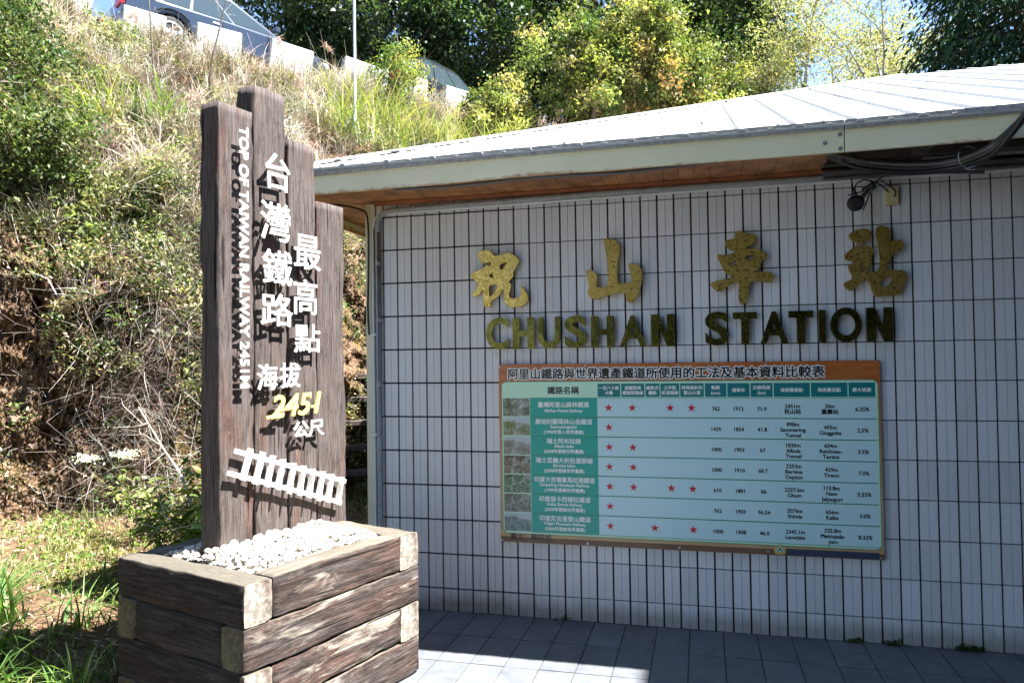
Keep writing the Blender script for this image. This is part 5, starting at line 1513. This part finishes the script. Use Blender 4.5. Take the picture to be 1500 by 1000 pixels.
# dry plumes
PLU = [(3.0, .9), (3.15, .84), (2.75, .72), (3.35, .62), (2.6, .60), (3.6, .55), (5.0, .86), (4.6, .9), (2.3, .8), (6.4, .96)]
PLAB = ['highest left', 'tall slender', 'drooping left', 'fluffy middle', 'far left', 'low', 'purple tinted right', 'short right', 'upper left', 'rightmost']
for i, ((s0, v0), lb) in enumerate(zip(PLU, PLAB)):
    p = bank(np.array([s0]), np.array([v0]))[0]; r = np.random.default_rng(60 + i)
    t = empty('grass_plume', p, label=lb + ' dry feathery grass plume on a thin stalk among the bank grass', cat='grass plume', group='dry grass plumes on the bank')
    H = r.uniform(.6, .95); ln = r.normal(size=2) * .18
    tw = Soup(); tw.twigs(np.array([[0, 0, 0.]]), np.array([[ln[0], ln[1], H]]), .006, np.array([[.4, .32, .2]])); tw.build('stalk', M_twig, t)
    u = r.uniform(0, 1, 130)[:, None]; q = np.array([ln[0], ln[1], H]) + u * np.array([ln[0] * .8 + .06, ln[1] * .8 - .05, .12 - .08 * i % .1]) * 1.6 + r.normal(size=(130, 3)) * .018
    sp = Soup(); sp.leaves(q, .06, pal(130, [(.52, .4, .3), (.42, .3, .24)], None, .15, r), .14, droop=.6, rng=r); sp.build('plume', M_dry, t)

# ------------------------------------------------------------------ trees and bushes
def clumps(r, n, ctr, rad, inner=.35):
    d = r.normal(size=(n, 3)); d /= np.linalg.norm(d, axis=1, keepdims=True)
    q = (inner + (1 - inner) * r.uniform(0, 1, n) ** .6)[:, None]
    return np.array(ctr) + d * q * np.array(rad)
def tree(name, label, cat, base, H, ctr, rad, ncl, per, leaf, cols, seed, clr=.35, trunk=.16, bark=None, group=None, aspect=.5, droop=.25, trans=None, limbs=16, flat_=.7, dens_low=True, leafmat=None, spires=0):
    r = np.random.default_rng(seed)
    t = empty(name, base, label=label, cat=cat)
    if group: t['group'] = group
    bark = bark or M_bark
    g = MB(); wx, wy = r.normal(size=2) * .12
    tp = [(0, 0, -.5), (wx, wy, H * .25), (wx * 1.8, wy * .5, H * .5), (wx * .6, wy * 1.5, H * .78), (0, 0, H * .95)]
    g.tube(curve_pts(tp, 4), [trunk * (1 - .85 * i / 16) for i in range(17)], 8); g.build('trunk', bark, t)
    C = clumps(r, ncl, ctr, rad)
    if spires:
        T_ = []
        for k in range(spires):
            a_ = r.uniform(0, 2 * PI); q_ = r.uniform(.1, .95); b_ = np.array([math.cos(a_) * rad[0] * q_, math.sin(a_) * rad[1] * q_, ctr[2] - rad[2] * .3])
            top_ = (ctr[2] + rad[2] * r.uniform(.75, 1.25) * (1 - .35 * q_))
            for u_ in np.linspace(0, 1, max(3, ncl // spires)):
                w_ = .26 * (1 - u_) + .04
                T_.append([b_[0] + r.normal() * w_, b_[1] + r.normal() * w_, b_[2] + (top_ - b_[2]) * u_])
        C = np.array(T_); ncl = len(C)
    g = MB()
    ch = C[r.choice(ncl, min(limbs, ncl), replace=False)]
    for c in ch:
        z0 = max(H * .12, min(H * .85, c[2] - np.hypot(c[0], c[1]) * .8)); st_ = np.array([wx * .8, wy * .8, z0])
        m_ = (st_ + c) / 2 + np.array([0, 0, -.06 * H * .3])
        g.tube(curve_pts([tuple(st_), tuple(m_), tuple(c)], 4), [trunk * .35 * (1 - .8 * i / 8) for i in range(9)], 5, cap=False)
    g.build('limb', bark, t)
    per_ = per
    cr_ = clr * r.uniform(.6, 1.4, (ncl, 1, 1))
    off = r.normal(size=(ncl, per_, 3)) * cr_ * np.array([1, 1, flat_]) * .6
    Pn = (C[:, None, :] + off).reshape(-1, 3)
    cc = pal(ncl, cols, None, .22, r)
    cl = np.repeat(cc, per_, 0) * (1 + .22 * r.normal(size=(ncl * per_, 1))).clip(.4, 1.7)
    sp = Soup(); sp.leaves(Pn, leaf, cl, aspect, droop=droop, rng=r); sp.build('crown', leafmat or M_leaf, t)
    return t
DK = [(.035, .065, .022), (.06, .10, .032), (.10, .14, .06), (.028, .05, .02)]
G5 = 'dark evergreens beyond the road'
tree('evergreen_tree', 'dark evergreen behind the silver car bonnet', 'tree', (-9.6, 15.4, 7.6), 9, (0, 0, 4.6), (3.3, 2.5, 4.4), 230, 190, .13, DK, 401, .55, .2, group=G5)
tree('evergreen_tree', 'dark evergreen with greyish highlights left of the white pole', 'tree', (-6.8, 14.8, 7.6), 9, (0, 0, 4.4), (2.8, 2.3, 4.3), 220, 190, .13, DK + [(.09, .13, .07)], 402, .5, .2, group=G5)
tree('evergreen_tree', 'dark evergreen directly above the black car', 'tree', (-3.9, 16.4, 7.6), 9, (0, 0, 4.2), (3.0, 2.3, 4.4), 230, 190, .13, DK + [(.10, .13, .05)], 403, .5, .2, group=G5)
tree('evergreen_tree', 'dark evergreen behind the left maple bush', 'tree', (-.9, 17.6, 7.2), 9, (0, 0, 4.2), (3.2, 2.2, 4.6), 230, 190, .13, DK, 404, .55, .2, group=G5)
def conifer(name, label, base, H, R0, seed, cols, group=None, n_wh=26, leaf=.22, z_low=.06, dens=1.):
    r = np.random.default_rng(seed); t = empty(name, base, label=label, cat='tree')
    if group: t['group'] = group
    g = MB(); g.tube([(0, 0, -.5), (.05, 0, H * .5), (0, 0, H)], [.2, .13, .02], 8); g.build('trunk', M_bark, t)
    A_, B_, Pn, D_, Cn = [], [], [], [], []
    for k in range(n_wh):
        z = H * (z_low + (1 - z_low) * (k / n_wh) ** .95); R = R0 * (1 - (z / H) ** 1.3) + .25
        for j in range(9):
            a = r.uniform(0, 2 * PI); L = R * r.uniform(.7, 1.15); d = np.array([math.cos(a), math.sin(a), 0])
            p0 = np.array([0, 0, z]); tip = p0 + d * L + np.array([0, 0, -.28 * L + r.normal() * .1])
            A_.append(p0); B_.append(tip)
            m_ = int(dens * (75 * (L / R0) + 14)); u = r.uniform(.18, 1, m_) ** .7
            q = p0 + d * (L * u)[:, None] + np.array([0, 0, -.28 * L]) * (u ** 2)[:, None]
            q = q + r.normal(size=(m_, 3)) * np.array([.16, .16, .07]) * (.5 + .6 * L)
            Pn.append(q); D_.append(np.tile(d * .6 + np.array([0, 0, -.45]), (m_, 1)))
            Cn.append(np.repeat(pal(1, cols, None, .25, r), m_, 0))
    tw = Soup(); tw.twigs(np.array(A_), np.array(B_), .05, np.tile(np.array([.09, .065, .05]), (len(A_), 1)), r, .03); tw.build('limb', M_twig, t)
    Pn = np.concatenate(Pn); D_ = np.concatenate(D_); Cn = np.concatenate(Cn) * (1 + .2 * r.normal(size=(len(Pn), 1))).clip(.4, 1.6)
    sp = Soup(); sp.leaves(Pn, leaf, Cn, .28, droop=.2, rng=r, dirs=D_); sp.build('crown', M_leaf, t)
    return t
CN = [(.04, .07, .018), (.07, .10, .025), (.03, .05, .014), (.10, .12, .035)]
conifer('conifer_tree', 'drooping conifer between the maple bushes and the pale tree', (3.2, 20.2, 6.2), 12, 3.4, 411, CN, 'conifers behind the station')
conifer('conifer_tree', 'conifer behind the tallest yellow green maple bush', (.9, 19.0, 6.6), 11, 3.0, 412, CN, 'conifers behind the station')
conifer('conifer_tree', 'deep green conifer filling the top right corner', (9.7, 15.0, 0.0), 17.5, 3.9, 413, [(.02, .05, .025), (.03, .07, .03), (.018, .04, .02)], 'conifers behind the station', 60, .17, .25, 2.4)
MP = [(.20, .235, .065), (.29, .30, .11), (.12, .16, .045), (.31, .28, .12), (.07, .11, .03)]
MG = 'yellow green maple bushes behind the roof'
tree('maple_bush', 'smallest yellow green maple bush, nearest the tail of the black car', 'bush', (-1.9, 10.7, 5.9), 2.2, (0, 0, 1.05), (.85, .8, .85), 60, 130, .075, MP, 421, .22, .05, group=MG, aspect=.5, spires=8)
tree('maple_bush', 'broad yellow green maple bush left of the tallest one', 'bush', (-.45, 11.4, 5.4), 4.3, (0, 0, 2.35), (1.15, 1.0, 1.6), 110, 150, .085, MP, 422, .25, .07, group=MG, aspect=.5, spires=13)
tree('maple_bush', 'tallest yellow green maple bush with reddish tips', 'bush', (.95, 12.0, 5.2), 5.2, (0, 0, 2.6), (1.05, 1.0, 2.05), 130, 150, .085, MP + [(.30, .22, .08)], 423, .25, .08, group=MG, aspect=.5, spires=14)
tree('maple_bush', 'rightmost yellow green maple bush against the conifer', 'bush', (2.35, 12.6, 5.2), 4.0, (0, 0, 2.0), (.95, .95, 1.6), 90, 150, .085, MP, 424, .25, .07, group=MG, aspect=.5, spires=11)
tree('leafy_bush', 'green leafy bush covering a guard block in front of the black car', 'bush', (-3.9, 9.45, 6.2), 2.5, (0, 0, 1.25), (.62, .55, 1.05), 75, 70, .06, [(.14, .2, .05), (.25, .3, .09), (.09, .14, .035), (.3, .26, .09)], 425, .2, .03, aspect=.45)
tree('scrub_bush', 'olive scrub bush at the top left corner of the bank', 'bush', tuple(bank(np.array([1.9]), np.array([.60]))[0]), 1.6, (0, 0, .7), (1.0, .9, .8), 90, 110, .06, GRNC, 426, .25, .03, aspect=.45, group='scrub bushes on the left bank')
tree('scrub_bush', 'olive scrub bush above the bare soil at the left edge', 'bush', tuple(bank(np.array([2.2]), np.array([.42]))[0]), 1.1, (.1, -.1, .4), (.7, .6, .5), 60, 110, .055, GRNC, 427, .22, .03, aspect=.45, group='scrub bushes on the left bank')
# the pale sparse tree against the sky
def sparse_tree(label, base, H, seed, spread, cols, cat='tree', name='sparse_tree', nl=9):
    r = np.random.default_rng(seed); t = empty(name, base, label=label, cat=cat)
    g = MB(); tipsA = []
    def grow(p, d, L, rad, depth):
        pts = [p]; q = p.copy(); dd = d.copy()
        for k in range(4):
            dd = dd + r.normal(size=3) * .10 + np.array([0, 0, .03]); dd /= np.linalg.norm(dd); q = q + dd * L / 4; pts.append(q.copy())
        g.tube([tuple(x) for x in pts], [rad * (1 - .5 * i / 4) for i in range(5)], 6 if depth < 3 else 4, cap=False)
        if depth >= 2:
            for x in pts[1:]: tipsA.append(x)
        if depth < 5:
            for c in range(3 if depth < 4 else 2):
                nd = dd + r.normal(size=3) * spread * (.7 if depth else .55); nd[2] = abs(nd[2]) * .6 + .15 * (depth < 3); nd /= np.linalg.norm(nd)
                grow(pts[2 + c % 3] if c else pts[-1], nd, L * r.uniform(.62, .85), rad * .55, depth + 1)
    grow(np.zeros(3), np.array([.05, 0, 1.]), H * .34, .13, 0)
    g.build('trunk', M_palebark, t)
    T = np.array(tipsA); n = len(T) * nl
    Pn = np.repeat(T, nl, 0) + r.normal(size=(n, 3)) * .20
    sp = Soup(); sp.leaves(Pn, .085, pal(n, cols, None, .2, r), .42, droop=.4, rng=r); sp.build('crown', M_leaf, t)
    return t
tree('evergreen_tree', 'dark evergreen left of the pale trees, behind the right maple bush', 'tree', (2.6, 18.0, 6.4), 9, (0, 0, 4.6), (2.2, 1.8, 4.2), 190, 190, .13, DK + [(.10, .13, .05)], 406, .5, .2, group=G5)
PC = [(.32, .33, .15), (.42, .40, .22), (.24, .27, .10), (.38, .33, .18)]
sparse_tree('pale thinly leaved tree with grey limbs against the sky, left of its twin', (4.9, 17.0, 4.2), 10.5, 431, .8, PC, nl=17)
sparse_tree('pale thinly leaved tree nearest the dark corner conifer', (7.6, 17.5, 3.6), 10.5, 434, .8, PC, nl=17)
tree('evergreen_tree', 'low olive bush line under the pale trees, just over the roof ridge', 'tree', (6.5, 18.5, 3.0), 5.5, (0, 0, 4.2), (3.4, 1.5, 1.5), 90, 120, .11, [(.12, .15, .05), (.2, .22, .09), (.3, .3, .15)], 441, .5, .12)

# unseen trees and a canopy added to block sky light behind the camera
PB = [((-9.5, -5.5), 'far left of the forecourt'), ((1.0, -12.0), 'left end of the row'), ((3.6, -9.5), 'second from the left end'), ((6.3, -13.0), 'second from the right end'), ((9.0, -14.5), 'right end of the row')]
for k, ((x, y), lb) in enumerate(PB):
    tree('sky_block_tree', 'unseen dark tree added behind the viewer to block sky light, ' + lb, 'tree', (x, y, -.1), 10, (0, 0, 5.4), (2.9, 2.4, 5.0), 150, 75, .34, DK, 500 + k, .8, .2, group='unseen trees added to block sky light')

# unseen canopy on four posts, added to keep sky light off the right wall
t = empty('sky_block_canopy', (0, 0, 0), label='unseen low canopy on posts, added beyond the right edge to block sky light', cat='canopy')
g = MB(); g.box(3.95, 6.5, -9.0, -1.35, 3.36, 3.48); g.build('roof', M_roof, t)  # top of the added sky-blocking canopy
g = MB(); g.box(3.97, 6.5, -8.98, -1.37, 3.33, 3.358); g.build('sky_block_underside', M_darkwood, t)
for x, y in ((4.3, -1.9), (4.3, -8.5), (6.2, -1.9), (6.2, -8.5)):
    g = MB(); g.box(x, x + .12, y, y + .12, 0, 3.33); g.build('post', M_darkwood, t)  # posts of the added sky-blocking canopy

# wind-blown leaves and grit on the paving
sp = Soup(); r = np.random.default_rng(808); n = 170
q = np.stack([r.uniform(.7, 4.2, n), -np.abs(r.normal(size=n)) * .33 - .015, r.uniform(.004, .008, n)], 1)
dd = r.normal(size=(n, 3)) * np.array([1, 1, .12]); dd /= np.linalg.norm(dd, axis=1, keepdims=True)
sp.leaves(q, .018, pal(n, [(.2, .13, .07), (.3, .22, .12), (.1, .07, .04), (.13, .13, .06)], None, .2, r), .5, rng=r, dirs=dd, up_bias=2.)
tag(sp.build('fallen_leaves', M_dry), label='small fallen leaves and grit on the paving by the wall', kind='stuff')
